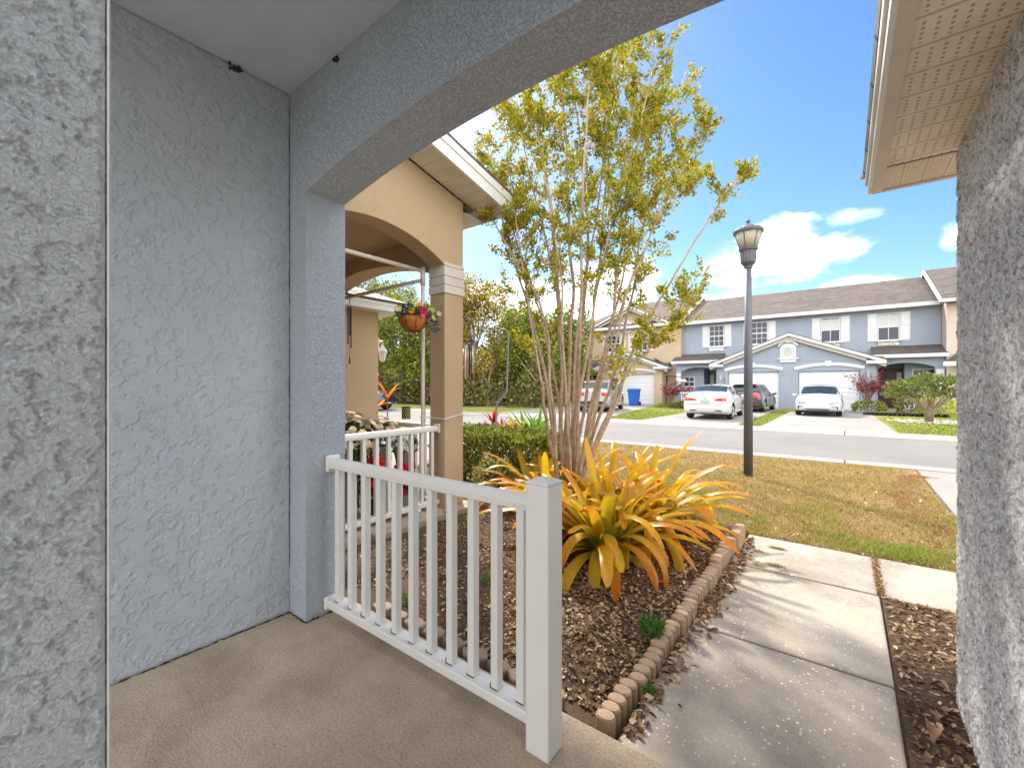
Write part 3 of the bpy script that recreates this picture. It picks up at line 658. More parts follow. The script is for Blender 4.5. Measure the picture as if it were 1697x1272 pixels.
struct('road', M['asphalt'], lambda m: m.quad((-90, 10.75, -.135), (60, 10.75, -.135), (60, 16.05, -.135), (-90, 16.05, -.135)))
def kerb(y0, y1, low):
    def f(m):
        x = -90.0
        while x < 60:
            a, b = (y0, y1)
            m.add([(x + .01, a, -.158), (x + 2.99, a, -.158), (x + 2.99, b, -.158), (x + .01, b, -.158),
                   (x + .01, a, -.128 if low == 'a' else -.09), (x + 2.99, a, -.128 if low == 'a' else -.09), (x + 2.99, b, -.09 if low == 'a' else -.128), (x + .01, b, -.09 if low == 'a' else -.128)],
                  [(0, 3, 2, 1), (4, 5, 6, 7), (0, 1, 5, 4), (1, 2, 6, 5), (2, 3, 7, 6), (3, 0, 4, 7)]); x += 3.0
    return f
struct('near_kerb', M['kerb'], kerb(10.05, 10.78, 'b')); struct('far_kerb', M['kerb'], kerb(16.0, 17.2, 'a'))
struct('near_lawn', M['lawn'], lambda m: m.box(-5.2, 4.77, -.15, .95, 10.045, -.105))
struct('verge', M['lawn_far'], lambda m: m.box(-90, 17.21, -.15, -19.02, 20.5, -.1))
struct('verge', M['lawn_far'], lambda m: m.box(-90, 8.8, -.15, -10.2, 10.04, -.106))
# paving: joints are real gaps
def slabs(m):
    for x0, y0, x1, y1 in [(-.74, 1.575, .19, 2.76), (-.74, 2.775, .19, 3.905), (-.74, 3.92, .185, 4.755), (.215, 3.9, 1.6, 4.76), (1.62, 3.9, 3.6, 4.76)]:
        m.box(x0, y0, -.18, x1, y1, -.1)
struct('footpath', M['path'], slabs, bevel=.012)
struct('joint_dirt', plain('joint_dirt', (.12, .08, .045), 1, var=.4, vs=60), lambda m: m.quad((-.73, 1.56, -.125), (.8, 1.56, -.125), (.8, 4.75, -.125), (-.73, 4.75, -.125)))
struct('driveway', M['drive'], lambda m: m.box(.98, 4.78, -.15, 3.6, 10.04, -.1))
struct('rear_bounce_paving', M['drive'], lambda m: m.box(-6, -9, -.15, 6, -2.01, -.02))  # unseen paving added behind the viewpoint to bounce daylight into the porch
struct('neighbour_driveway', M['drive'], lambda m: m.box(-10.1, 4.5, -.15, -6.1, 10.04, -.098))
struct('neighbour_path', M['drive'], lambda m: m.box(-6.09, 6.3, -.15, -5.25, 10.04, -.1))
M['soil'] = None
mm, nn, bb = newmat('bed_soil'); v = objv(nn)
cc = ramp(nn, noise(nn, v, 55, 8, .8), [(.3, (.06, .038, .022)), (.5, (.17, .11, .07)), (.66, (.36, .25, .16))])
cc = mixc(nn, maprange(nn, noise(nn, v, 1.8, 4), .4, .62, 0, .65, True), cc, (.20, .145, .10)); cc = mixc(nn, .7, cc, ramp(nn, noise(nn, v, 260, 3, .7), [(.35, (.35, .33, .3)), (.6, (1, 1, 1))]), 'MULTIPLY')
nn.links.new(cc, bb.inputs['Base Color']); bb.inputs['Roughness'].default_value = 1; bb.inputs['Specular IOR Level'].default_value = .1
bump(nn, bb, noise(nn, v, 80, 9, .85), 1, .02); M['soil'] = mm
from mathutils import noise as mn
def bedz(x, y):
    return -.055 - .045 * max(0, min(1, (2.9 - y) / 1.0)) * (1 if x > -1.6 else max(0, (x + 2.4) / .8)) + .022 * mn.noise((x * 3, y * 3, 0)) + .012 * mn.noise((x * 11, y * 11, 3)) + .035 * math.exp(-((x + 1.7) ** 2 + (y - 3.4) ** 2) / .8)
def gridmesh(m, x0, y0, x1, y1, st, zf):
    nx = int((x1 - x0) / st); ny = int((y1 - y0) / st)
    vs = [(x0 + (x1 - x0) * i / nx, y0 + (y1 - y0) * j / ny, zf(x0 + (x1 - x0) * i / nx, y0 + (y1 - y0) * j / ny)) for j in range(ny + 1) for i in range(nx + 1)]
    m.add(vs, [(j * (nx + 1) + i, j * (nx + 1) + i + 1, (j + 1) * (nx + 1) + i + 1, (j + 1) * (nx + 1) + i) for j in range(ny) for i in range(nx)])
def bed(m):
    gridmesh(m, -3.4, 1.565, -.80, 4.765, .045, bedz); gridmesh(m, -5.25, 3.72, -3.4, 6.3, .08, bedz); gridmesh(m, -3.4, 4.765, -3.0, 6.0, .08, lambda x, y: bedz(x, y) - .02)
struct('garden_bed', M['soil'], bed, smooth=True)
struct('side_bed', M['soil'], lambda m: gridmesh(m, .2, 1.6, .9, 3.895, .04, lambda x, y: -.112 + .02 * mn.noise((x * 5, y * 5, 9))), smooth=True)
# stepping pavers along the slab edge
rg = random.Random(11); pav = concrete('old_paver', (.42, .30, .21), .2, .25, 140, .004, 4)
for i in range(9):
    x = -2.28 + i * .155; s = rg.uniform(.07, .09)
    m = MB(); k = 6; a0 = rg.uniform(0, 1)
    m.prism([(x + s * rg.uniform(.85, 1.1) * math.cos(a0 + 6.283 * q / k), 1.655 + s * rg.uniform(.6, .8) * math.sin(a0 + 6.283 * q / k)) for q in range(k)], 'z', -.08, -.012 - rg.uniform(0, .01))
    ORD = ['first', 'second', 'third', 'fourth', 'fifth', 'sixth', 'seventh', 'eighth', 'ninth', 'tenth', 'eleventh', 'twelfth', 'thirteenth', 'fourteenth', 'fifteenth', 'sixteenth', 'seventeenth', 'eighteenth', 'nineteenth']
    tag(m.build('paving_stone', pav, bevel=.01), ORD[i] + ' rough tan stone from the left in the row along the porch slab', 'paving stone', 'tan stones along the porch slab')
# scalloped edging stones
ystart = 1.70; ns = 9; pitch = .0625
locs = ['nearest to the porch', 'second up from the porch', 'third up from the porch', 'fourth up, beside the weed', 'fifth up, half way along the path', 'sixth up, beside the leaf litter', 'seventh up, under yellow leaves', 'eighth up, one before the last', 'farthest, by the lawn']
for i in range(ns):
    r_ = random.Random(i); zt = [-.042, -.034, -.03, -.015, -.005, .002, .022, .035, .065][i] ; dx = [-.02, .0, -.012, .004, -.006, .006, -.004, .0, .02][i]
    m = MB(); y0 = ystart + i * 5 * pitch
    for k in range(5):
        yy = y0 + k * pitch; x = -.785 + dx
        jz = r_.uniform(-.004, .004); m.lathe([(.036, -.16 - zt), (.036, -.010), (.031, -.002), (.018, 0.0005), (.001, .001)], (x + r_.uniform(-.004, .004), yy, zt + jz), 16, 0, 1.2, .92)
    m.box(-.80 + dx, y0 - .028, -.14, -.77 + dx, y0 + 4 * pitch + .028, zt - .012)
    o = m.build('edging_stone', M['edging'], smooth=False)
    tag(o, 'scalloped tan edging stone beside the path, ' + locs[i], 'edging stone', 'scalloped edging stones along the path')
# leaf litter
rg = random.Random(3)
lit = leafmat('dead_leaf', [(0, (.07, .038, .02)), (.35, (.18, .105, .055)), (.7, (.33, .205, .11)), (.9, (.50, .35, .21)), (1, (.66, .53, .36))], .8, .1)
def litter(m, n, fn, size=.042):
    for _ in range(n):
        x, y, z = fn(); s = size * rg.uniform(.45, 1.35); a = rg.uniform(0, 6.283); t = rg.gauss(0, .35); w_ = s * rg.uniform(.16, .3)
        d = Vector((math.cos(a) * math.cos(t), math.sin(a) * math.cos(t), math.sin(t))); sdv = Vector((-math.sin(a), math.cos(a), rg.gauss(0, .35))).normalized(); c_ = rg.uniform(.1, .35) * s
        p = Vector((x, y, z + rg.uniform(.003, .014))); up = Vector((0, 0, 1))
        m.add([p - d * s * .5, p - d * s * .15 + sdv * w_ + up * c_ * .6, p + d * s * .2 + sdv * w_ * .9 + up * c_ * .5, p + d * s * .5 + up * c_ * .3, p + d * s * .2 - sdv * w_ + up * c_ * .4, p - d * s * .15 - sdv * w_ * .9 + up * c_ * .5, p + up * 0],
              [(0, 6, 1), (1, 6, 2), (2, 6, 3), (3, 6, 4), (4, 6, 5), (5, 6, 0)])
def inbed():
    while True:
        x = rg.uniform(-3.3, -.84); y = rg.uniform(1.75, 4.7)
        w_ = .12 + .9 * math.exp(-((x + 1.25) ** 2) / .45 - ((y - 2.95) ** 2) / 1.1) + .25 * (mn.noise((x * 2.5, y * 2.5, 7)) > .1)
        if x > -1.02: w_ += .3
        if rg.random() < w_: return x, y, bedz(x, y)
m = MB(); litter(m, 15000, inbed, .031)
tag(m.build('leaf_litter', lit), 'dry brown fallen leaves covering the soil of the garden bed', 'leaf litter', kind='stuff')
m = MB(); litter(m, 950, lambda: (-.73 + abs(rg.gauss(0, .045)), rg.choice([rg.uniform(1.7, 4.6), rg.uniform(2.9, 4.2)]), -.1), .045)
litter(m, 1500, lambda: (lambda y: (rg.uniform(.215, .75), y, -.112))(rg.uniform(2.2, 3.88)), .034)
litter(m, 260, lambda: (.2 + rg.gauss(0, .012), rg.uniform(3.86, 4.74), -.108), .022)
litter(m, 200, lambda: (rg.uniform(.2, 1.2), 3.89 + rg.gauss(0, .012), -.106), .022)
litter(m, 220, lambda: (rg.uniform(-.7, .6), 4.765 + rg.gauss(0, .012), -.1), .022)
for cx_, cy_, n_ in ((-.47, 4.48, 60), (-.58, 4.3, 25), (-.44, 4.05, 45), (-.55, 3.98, 25), (-.62, 4.38, 20)): litter(m, n_, lambda: (cx_ + rg.gauss(0, .03), cy_ + rg.gauss(0, .018), -.1), .014)
tag(m.build('path_leaves', lit), 'dry leaves and needles blown along the path edges and in its joints', 'leaf litter', kind='stuff')
m = MB()
for (x, y, z, s, a) in ((.295, 2.48, -.08, .13, 1.35), (.36, 2.9, -.09, .08, 2.6), (.33, 2.62, -.09, .07, 1.0)):
    d = Vector((math.cos(a), math.sin(a), .25)); q = Vector((-math.sin(a), math.cos(a), .1)); p = Vector((x, y, z)); up = Vector((0, 0, 1)); vs = []
    for i in range(9):
        t = i / 8; w_ = math.sin(math.pi * min(1, t * 1.02)) ** .7 * s * .24; c_ = p + d * s * (t - .5) + up * s * .25 * math.sin(t * 5)
        vs += [c_ - q * w_ + up * w_ * .7, c_, c_ + q * w_ + up * w_ * .8]
    m.add(vs, [(i * 3 + k, i * 3 + k + 1, i * 3 + k + 4, i * 3 + k + 3) for i in range(8) for k in range(2)])
tag(m.build('dead_leaf', plain('curled_leaf', (.26, .13, .07), .6, var=.3, vs=30), smooth=True), 'large curled brown leaf lying in the soil at the foot of the right wall', 'leaf')
# ------------------------------------------------ lawn blades
def blades(m, n, fn, h, wd=.004, lean=.6):
    vs = []; fs = []; o = len(m.v)
    for _ in range(n):
        x, y, z, k = fn(); hh = h * rg.uniform(.45, 1.3) * k; a = rg.uniform(0, 6.283); l = rg.uniform(.1, lean) * hh; b = rg.uniform(0, 6.283)
        cx_, sx_ = math.cos(a) * wd, math.sin(a) * wd; i = len(vs)
        vs += [(x - cx_, y - sx_, z), (x + cx_, y + sx_, z), (x + math.cos(b) * l, y + math.sin(b) * l, z + hh)]; fs.append((i, i + 1, i + 2))
    m.add(vs, fs)
lawnleaf = leafmat('grass_blade', [(0, (.10, .12, .012)), (.25, (.26, .26, .03)), (.45, (.40, .32, .07)), (.7, (.48, .30, .13)), (1, (.66, .47, .26))], .6, .35)
greenleaf = leafmat('green_blade', [(0, (.12, .18, .015)), (.5, (.24, .31, .03)), (1, (.40, .42, .07))], .5, .4)
dryleaf = leafmat('dry_needles', [(0, (.20, .10, .03)), (.5, (.38, .21, .07)), (1, (.52, .33, .14))], .8, .15)
def lawnpt():
    while True:
        x = rg.uniform(-5.1, .93); y = rg.uniform(4.77, 10.0)
        if rg.random() > (1.15 - (y - 4.7) * .14): continue
        f = mn.noise((x * 1.6, y * 1.6, 1)) + .8 * mn.noise((x * 7, y * 7, 2))
        if f < -.05 and rg.random() < .5: continue
        return x, y, -.108, 1 + .4 * f
m = MB(); blades(m, 125000, lawnpt, .046, .0036, 1.6)
tag(m.build('lawn_grass', lawnleaf), 'patchy dry green and tan grass of the near lawn', 'grass', kind='stuff')
def greenpt():
    while True:
        x = rg.uniform(-3, .93); y = 4.78 + abs(rg.gauss(0, 1.1))
        f = mn.noise((x * 1.7, y * 1.7, 5))
        if f + rg.gauss(0, .22) > .02 + (y - 4.8) * .22: return x, y, -.108, 1 + f
m = MB(); blades(m, 15000, greenpt, .042, .003, 1.3); tag(m.build('green_grass', greenleaf), 'fresher green grass along the path edge of the lawn', 'grass', kind='stuff')
def needlept():
    while True:
        y = rg.uniform(5.6, 9.4); x = .95 - (.34 * math.sin((y - 5.6) / 3.8 * math.pi)) + abs(rg.gauss(0, .1)) - .12 + .1 * mn.noise((y * 4, 0, 0))
        if x < 1.2: return x, y, -.1, 1
m = MB(); blades(m, 16000, needlept, .022, .0045, 3.0)
for cx_, cy_, n_ in ((-.47, 4.48, 500), (-.44, 4.05, 420), (-.58, 4.3, 200), (-.55, 3.98, 250)): blades(m, n_, lambda: (cx_ + rg.gauss(0, .035), cy_ + rg.gauss(0, .02), -.099, .4), .02, .002, 3)
blades(m, 1500, lambda: (.2 + rg.gauss(0, .015), rg.uniform(3.9, 4.75), -.105, .5), .025, .003, 2)
blades(m, 900, lambda: (rg.uniform(.2, 1.0), 3.89 + rg.gauss(0, .014), -.105, .5), .025, .003, 2)
blades(m, 900, lambda: (rg.uniform(-.72, .19), 3.912 + rg.gauss(0, .004), -.108, .4), .02, .002, 2)
blades(m, 800, lambda: (rg.uniform(-.5, .6), 9.8 + rg.gauss(0, .05), -.1, .5), .02, .004, 3)
tag(m.build('pine_needles', dryleaf), 'orange brown dry needles drifted along the driveway edge and path joints', 'needles', kind='stuff')
m = MB(); litter(m, 3600, lambda: (rg.uniform(-4.5, .9), rg.uniform(4.8, 9.9), -.085), .036)
tag(m.build('lawn_leaves', lit), 'pale dead leaves scattered over the lawn', 'leaf litter', kind='stuff')
m = MB(); litter(m, 70, lambda: (rg.uniform(-2.5, -.3), rg.uniform(.2, 1.5), 0), .009)
tag(m.build('floor_grit', plain('grit', (.12, .08, .05), .9)), 'tiny dark bits of leaf and grit lying on the porch floor', 'grit', kind='stuff')
# small weeds
def weed(name, label, c_, r, n, h):
    m = MB(); p_ = []; d_ = []
    for _ in range(n):
        a = rg.uniform(0, 6.283); q = r * math.sqrt(rg.random()); p_.append((c_[0] + q * math.cos(a), c_[1] + q * math.sin(a), c_[2] + rg.uniform(0, h))); d_.append((math.cos(a) * .6, math.sin(a) * .6, .9))
    leaf_quads(m, p_, .028, rg, dirs=d_, aspect=.45); tag(m.build(name, greenw), label, 'weed')
greenw = leafmat('weed_leaf', [(0, (.05, .14, .02)), (1, (.13, .28, .04))], .5, .3)
p = atG(1080, 1042, -.02); weed('weed', 'bright green ferny weed on the soil beside the edging stones', (p.x, p.y, -.05), .065, 420, .07)
p = atG(1060, 1138, -.09); weed('weed', 'tiny green weed growing on the path side of the edging stones', (-.735, p.y, -.1), .025, 50, .03)
weed('weed', 'small green tuft in the dry soil behind the railing', (-2.0, 2.35, -.05), .06, 90, .04)
weed('weed', 'low green weed against the pavers at the left end of the railing', (-2.25, 1.78, -.05), .05, 90, .04)
# ================================================================ bromeliads
brom = leafmat('bromeliad_leaf', [(0, (.66, .42, .012)), (.35, (.80, .50, .015)), (.75, (.82, .43, .015)), (1, (.74, .27, .015))], .35, .5,
               attr=([(0, (1, 1, 1)), (.22, (.8,) * 3), (.55, (.25,) * 3), (.85, (.05,) * 3)], (.24, .30, .03)), tip=(.80, .22, .02))
deadl = leafmat('dead_strap', [(0, (.13, .08, .045)), (1, (.36, .25, .15))], .8, .1)
broms = [((1000, 925), 26, .84, .078, 'large yellow bromeliad in the middle of the clump nearest the path'),
         ((1075, 895), 24, .90, .070, 'orange yellow bromeliad at the right with leaves drooping over the edging'),
         ((945, 890), 20, .80, .075, 'yellow green bromeliad directly behind the newel post'),
         ((1015, 858), 22, .82, .070, 'bright yellow bromeliad at the back of the clump under the tree'),
         ((905, 850), 22, .76, .068, 'yellow bromeliad at the far left of the clump by the hedge'),
         ((1030, 905), 22, .74, .072, 'low golden bromeliad between the front two, leaves lying on the mulch'),
         ((885, 832), 20, .80, .070, 'tall yellow bromeliad at the back left, leaves reaching over the hedge'),
         ((1100, 868), 20, .82, .060, 'slender leaved yellow bromeliad nearest the lawn'),
         ((958, 846), 18, .78, .066, 'golden bromeliad hugging the tree trunks')]
rg = random.Random(21)
for (px, n, L, wd, lb) in broms:
    g = atG(px[0], px[1], -.05); z = bedz(g.x, g.y)
    t = thing('bromeliad', lb, 'bromeliad', (g.x, g.y, z), group='yellow bromeliads in the garden bed')
    m = MB(); at = []
    n = int(n * 1.9)
    for i in range(n):
        a = 2 * math.pi * (i * .618 + .1 * rg.random()); k = i / n
        strap(m, at, (g.x + .04 * math.cos(a), g.y + .04 * math.sin(a), z + .02), a, R(84 - 50 * k + rg.uniform(-8, 8)), L * 1.07 * rg.uniform(.7, 1.12), wd * 1.3 * rg.uniform(.8, 1.15), rg.uniform(.35, 1.0) + 1.1 * k * rg.random() + (1.0 if rg.random() < .32 else 0), rg, 11, .62, rg.uniform(-.5, .5))
    m.build('leaves', brom, t, smooth=True, attr=at)
    m = MB(); at = []
    for i in range(9):
        a = rg.uniform(0, 6.283); strap(m, at, (g.x, g.y, z + .06), a, rg.uniform(.1, .7), L * rg.uniform(.3, .55), wd * .4, 2.4, rg, 7, .3, rg.uniform(-1, 1))
    m.build('dead_leaves', deadl, t)
# big drooping foreground leaves
# ================================================================ crape myrtle
rg = random.Random(8)
ct = thing('crape_myrtle', 'tall many-stemmed tree with thin grey trunks and sparse yellow green leaves', 'tree', (-2.3, 3.95, -.05))
stems = [  # pixel paths with depths
    [(925, 800, 4.55), (905, 690, 4.45), (893, 610, 4.4), (872, 480, 4.7), (850, 330, 5.0), (836, 205, 5.2)],
    [(930, 800, 4.6), (930, 650, 4.6), (926, 480, 4.55), (905, 300, 4.8), (885, 180, 4.95), (874, 130, 5.0)],
    [(940, 800, 4.6), (942, 660, 4.65), (948, 500, 4.75), (942, 340, 4.8), (935, 180, 4.85), (930, 95, 4.9)],
    [(948, 800, 4.55), (957, 660, 4.5), (962, 500, 4.4), (966, 320, 4.35), (975, 160, 4.3), (988, 85, 4.3)],
    [(952, 800, 4.65), (968, 680, 4.75), (985, 520, 4.9), (1000, 350, 5.05), (1020, 180, 5.15), (1042, 75, 5.2)],
    [(956, 800, 4.6), (985, 690, 4.55), (1010, 540, 4.5), (1035, 380, 4.45), (1062, 210, 4.4), (1085, 82, 4.4)],
    [(958, 800, 4.6), (1000, 670, 4.6), (1035, 560, 4.65), (1060, 400, 4.7), (1092, 260, 4.75), (1125, 150, 4.8)],
    [(958, 800, 4.5), (985, 670, 4.4), (1012, 590, 4.35), (1060, 430, 4.3), (1110, 330, 4.25), (1150, 240, 4.2)],
    [(960, 800, 4.6), (1010, 690, 4.65), (1060, 560, 4.75), (1110, 470, 4.85), (1160, 385, 4.95), (1200, 325, 5.0), (1232, 300, 5.05)],
    [(955, 810, 4.55), (1000, 700, 4.5), (1040, 620, 4.45), (1090, 560, 4.4), (1150, 500, 4.4)],
    [(925, 800, 4.6), (908, 650, 4.65), (885, 540, 4.9), (852, 430, 5.2), (826, 340, 5.4), (812, 265, 5.5)],
    [(925, 805, 4.5), (915, 660, 4.4), (900, 520, 4.6), (860, 440, 4.9), (828, 385, 5.1), (812, 350, 5.2)],
    [(950, 800, 4.7), (958, 600, 4.85), (975, 400, 5.05), (960, 230, 5.15), (950, 130, 5.2)],
    [(945, 800, 4.5), (935, 600, 4.3), (925, 420, 4.4), (900, 260, 4.6), (862, 180, 4.8)],
    [(938, 800, 4.6), (932, 600, 4.7), (912, 430, 4.9), (880, 300, 5.05), (862, 215, 5.15)],
    [(946, 800, 4.6), (955, 560, 4.7), (985, 380, 4.8), (1005, 230, 4.85), (1012, 130, 4.9)],
    [(955, 800, 4.55), (992, 620, 4.6), (1030, 470, 4.7), (1055, 330, 4.8), (1078, 220, 4.9)],
    [(935, 800, 4.65), (918, 620, 4.8), (880, 470, 5.1), (850, 380, 5.3), (838, 320, 5.4)],
    [(950, 800, 4.5), (970, 600, 4.4), (1000, 430, 4.45), (1030, 300, 4.5), (1045, 190, 4.6)],
    [(955, 800, 4.65), (990, 640, 4.9), (1040, 480, 5.1), (1090, 360, 5.3), (1130, 300, 5.4)]]
tips = []; tm = MB(); tw = MB()
def smoothpath(P, k=6):
    out = []
    for i in range(len(P) - 1):
        p0, p1, p2, p3 = P[max(i - 1, 0)], P[i], P[i + 1], P[min(i + 2, len(P) - 1)]
        for j in range(k):
            t = j / k; out.append(.5 * ((2 * p1) + (p2 - p0) * t + (2 * p0 - 5 * p1 + 4 * p2 - p3) * t * t + (3 * p1 - p0 - 3 * p2 + p3) * t ** 3))
    out.append(P[-1]); return out
lp = []; ld = []
def twig(p, d, L, r, depth):
    n = 5; pts = [p]; q = p.copy(); dd = d.copy()
    for i in range(n):
        dd = (dd + Vector((rg.gauss(0, .16), rg.gauss(0, .16), rg.gauss(.05, .13)))).normalized(); q = q + dd * L / n; pts.append(q.copy())
        if depth > 0 and i >= 1 and rg.random() < .62:
            twig(q.copy(), (dd + Vector((rg.gauss(0, .6), rg.gauss(0, .6), rg.gauss(.1, .5)))).normalized(), L * rg.uniform(.35, .6), r * .55, depth - 1)
        if depth <= 1:
            for _ in range(4 if depth else 8): lp.append(q + Vector((rg.gauss(0, .022),) * 1 + (rg.gauss(0, .022), rg.gauss(0, .022)))); ld.append(dd + Vector((0, 0, .2)))
    tw.tube(pts, [r * (1 - .7 * i / n) for i in range(n + 1)], 4, cap=False)
for si, s in enumerate(stems):
    P = smoothpath([atD(*q) for q in s]); n = len(P)
    r0 = rg.uniform(.018, .030) if si not in (9, 13, 14, 15, 16, 17, 18, 19) else .017
    if si == 8: r0 = .024
    P = [q + Vector((mn.noise((i * .35, si, 0)), mn.noise((i * .35, si, 5)), 0)) * .035 for i, q in enumerate(P)]
    rad = [r0 * (1 - .86 * (i / (n - 1)) ** .8) + .002 for i in range(n)]
    tm.tube(P, rad, 8)
    for i in range(int(n * (.42 if si != 9 else .3)), n):
        t = i / (n - 1)
        dens = 1.0 if si != 8 else .34
        for _ in range(2):
            if rg.random() < dens * (.2 + 1.2 * max(0, t - .28)):
                a = rg.uniform(0, 6.283); d = Vector((math.cos(a), math.sin(a), rg.uniform(.25, 1.1))).normalized()
                L = rg.uniform(.2, .5) * (1.1 - .3 * t)
                if si == 8: L *= .7
                twig(P[i].copy(), d, L, max(.0025, rad[i] * .4), 1)
    twig(P[-1].copy(), (P[-1] - P[-3]).normalized(), .28, .003, 1)
tm.build('trunk', M['smooth_bark'], ct, smooth=True); tw.build('twigs', M['smooth_bark'], ct)
lm = MB(); leaf_quads(lm, lp, .039, rg, dirs=ld, aspect=.62, fold=.15)
print('myrtle leaves', len(lp))
myr = leafmat('myrtle_leaf', [(0, (.14, .19, .012)), (.4, (.31, .34, .02)), (.72, (.52, .46, .02)), (.92, (.66, .44, .02)), (1, (.5, .22, .02))], .4, .5)
lm.build('crown', myr, ct)
# ================================================================ bushes and border plants by the neighbour's bed
def leafbush(name, label, cat, c_, r, n, size, mat, stem=None, group=None, box=None, flat=1.0):
    t = thing(name, label, cat, (c_[0], c_[1], c_[2]), group=group); P_ = []; D_ = []
    for _ in range(n):
        if box:
            u = [rg.uniform(-1, 1) for _ in range(3)]
            k = rg.choice((0, 1, 2, 2)); 
            if rg.random() < .6: u[k] = rg.choice((-1, 1)) * rg.uniform(.82, 1.02) if k < 2 else rg.uniform(.8, 1.05)
            f = 1 + .32 * mn.noise((u[0] * 3, u[1] * 3, u[2] * 2))
            p_ = Vector((c_[0] + u[0] * box[0] * f, c_[1] + u[1] * box[1] * f, c_[2] + box[2] * (1 + u[2] * f))); D_.append((u[0], u[1], u[2] + .5))
        else:
            a = rg.uniform(0, 6.283); e = math.asin(rg.uniform(-.6, 1)); q = Vector((math.cos(a) * math.cos(e), math.sin(a) * math.cos(e), math.sin(e)))
            f = rg.uniform(.5, 1.0) ** .5 * (1 + .3 * mn.noise(q * 2.2 + Vector(c_)))
            p_ = Vector((c_[0] + q.x * r * f, c_[1] + q.y * r * f, c_[2] + r * flat * (.75 + q.z * f))); D_.append(q + Vector((0, 0, .4)))
        P_.append(p_)
    m = MB(); leaf_quads(m, P_, size, rg, dirs=D_, aspect=.6); m.build('foliage', mat, t)
    sm_ = MB()
    for k in range(stem or 7):
        a = rg.uniform(0, 6.283); R_ = r if not box else min(box[0], box[1]) * 1.2
        sm_.tube([(c_[0] + .1 * R_ * math.cos(a), c_[1] + .1 * R_ * math.sin(a), c_[2]), (c_[0] + .3 * R_ * math.cos(a), c_[1] + .3 * R_ * math.sin(a), c_[2] + R_ * .5), (c_[0] + .65 * R_ * math.cos(a), c_[1] + .65 * R_ * math.sin(a), c_[2] + R_ * flat * 1.1)], [.012, .009, .004], 5)
    sm_.build('stems', M['bark'], t); return t
hedge_l = leafmat('hedge_leaf', [(0, (.06, .09, .015)), (.4, (.16, .19, .025)), (.8, (.34, .34, .05)), (1, (.50, .46, .12))], .5, .4)
leafbush('hedge', 'low clipped yellow green hedge between the tan pillar and the bromeliads', 'hedge', (-3.95, 4.95, -.08), 1, 17000, .055, hedge_l, 16, box=(.95, .5, .36))
leafbush('shrub', 'loose pale variegated shrub at the foot of the hedge by the tan pillar', 'shrub', (-3.45, 4.15, -.08), .3, 900, .045, leafmat('pale_leaf', [(0, (.2, .2, .05)), (1, (.5, .46, .16))], .5, .4), 8)
def rosette(name, label, cat, c_, heads, mat, L, wd, el=(.5, 1.4), stemh=.0, n=16, droop=.8):
    t = thing(name, label, cat, c_); m = MB(); at = []; sm_ = MB()
    for (dx, dy, dz) in heads:
        b_ = (c_[0] + dx, c_[1] + dy, c_[2] + dz)
        for i in range(n): strap(m, at, b_, 2 * math.pi * (i * .618) + rg.random() * .4, rg.uniform(*el), L * rg.uniform(.7, 1.15), wd * rg.uniform(.8, 1.2), rg.uniform(.3, 1) * droop, rg, 7, .12)
        if dz > .05: sm_.tube([(c_[0] + dx * .2, c_[1] + dy * .2, c_[2]), (c_[0] + dx * .8, c_[1] + dy * .8, c_[2] + dz * .6), b_], [.012, .01, .009], 6)
    m.build('leaves', mat, t, smooth=True, attr=at)
    if sm_.v: sm_.build('stalks', plain('stalk', (.3, .16, .12), .7), t)
    return t
redl = leafmat('red_cordyline', [(0, (.35, .015, .02)), (.6, (.55, .05, .03)), (1, (.7, .2, .03))], .4, .5)
orl = leafmat('orange_croton', [(0, (.5, .12, .02)), (.5, (.65, .28, .02)), (1, (.6, .45, .03))], .4, .5)
grl = leafmat('green_strap', [(0, (.08, .2, .015)), (.6, (.18, .34, .03)), (1, (.38, .46, .05))], .4, .5)
rosette('cordyline', 'deep red spiky cordyline rising behind the hedge beside the crook pole', 'cordyline', tuple(atD(818, 722, 7.2)), [(0, 0, .22), (.12, .05, .1), (-.05, 0, .05)], redl, .26, .045)
rosette('croton', 'orange and yellow striped croton behind the hedge', 'croton', tuple(atD(848, 722, 7.1)), [(0, 0, .08), (.1, .1, .02), (-.1, 0, 0)], orl, .26, .05, (.7, 1.4))
rosette('spider_lily', 'bright green strap-leaved lily clump behind the hedge', 'lily', tuple(atD(876, 724, 7.3)), [(0, 0, 0), (.18, 0, 0), (-.14, .1, 0)], grl, .62, .07, (.5, 1.4), n=16)
orc = leafmat('orange_cordyline', [(0, (.55, .10, .015)), (.5, (.78, .22, .02)), (1, (.8, .42, .03))], .4, .55)
q = atD(642, 760, 7.3); q.z = -.1
t = rosette('cordyline', 'tall orange cordyline with bare stems seen through the neighbour porch arch', 'cordyline', tuple(q), [(.0, 0, 1.22), (-.16, -.12, 1.05), (.05, .05, .62), (-.12, -.1, .72), (.02, 0, .5)], orc, .36, .075, (.4, 1.35), n=7, droop=.9)
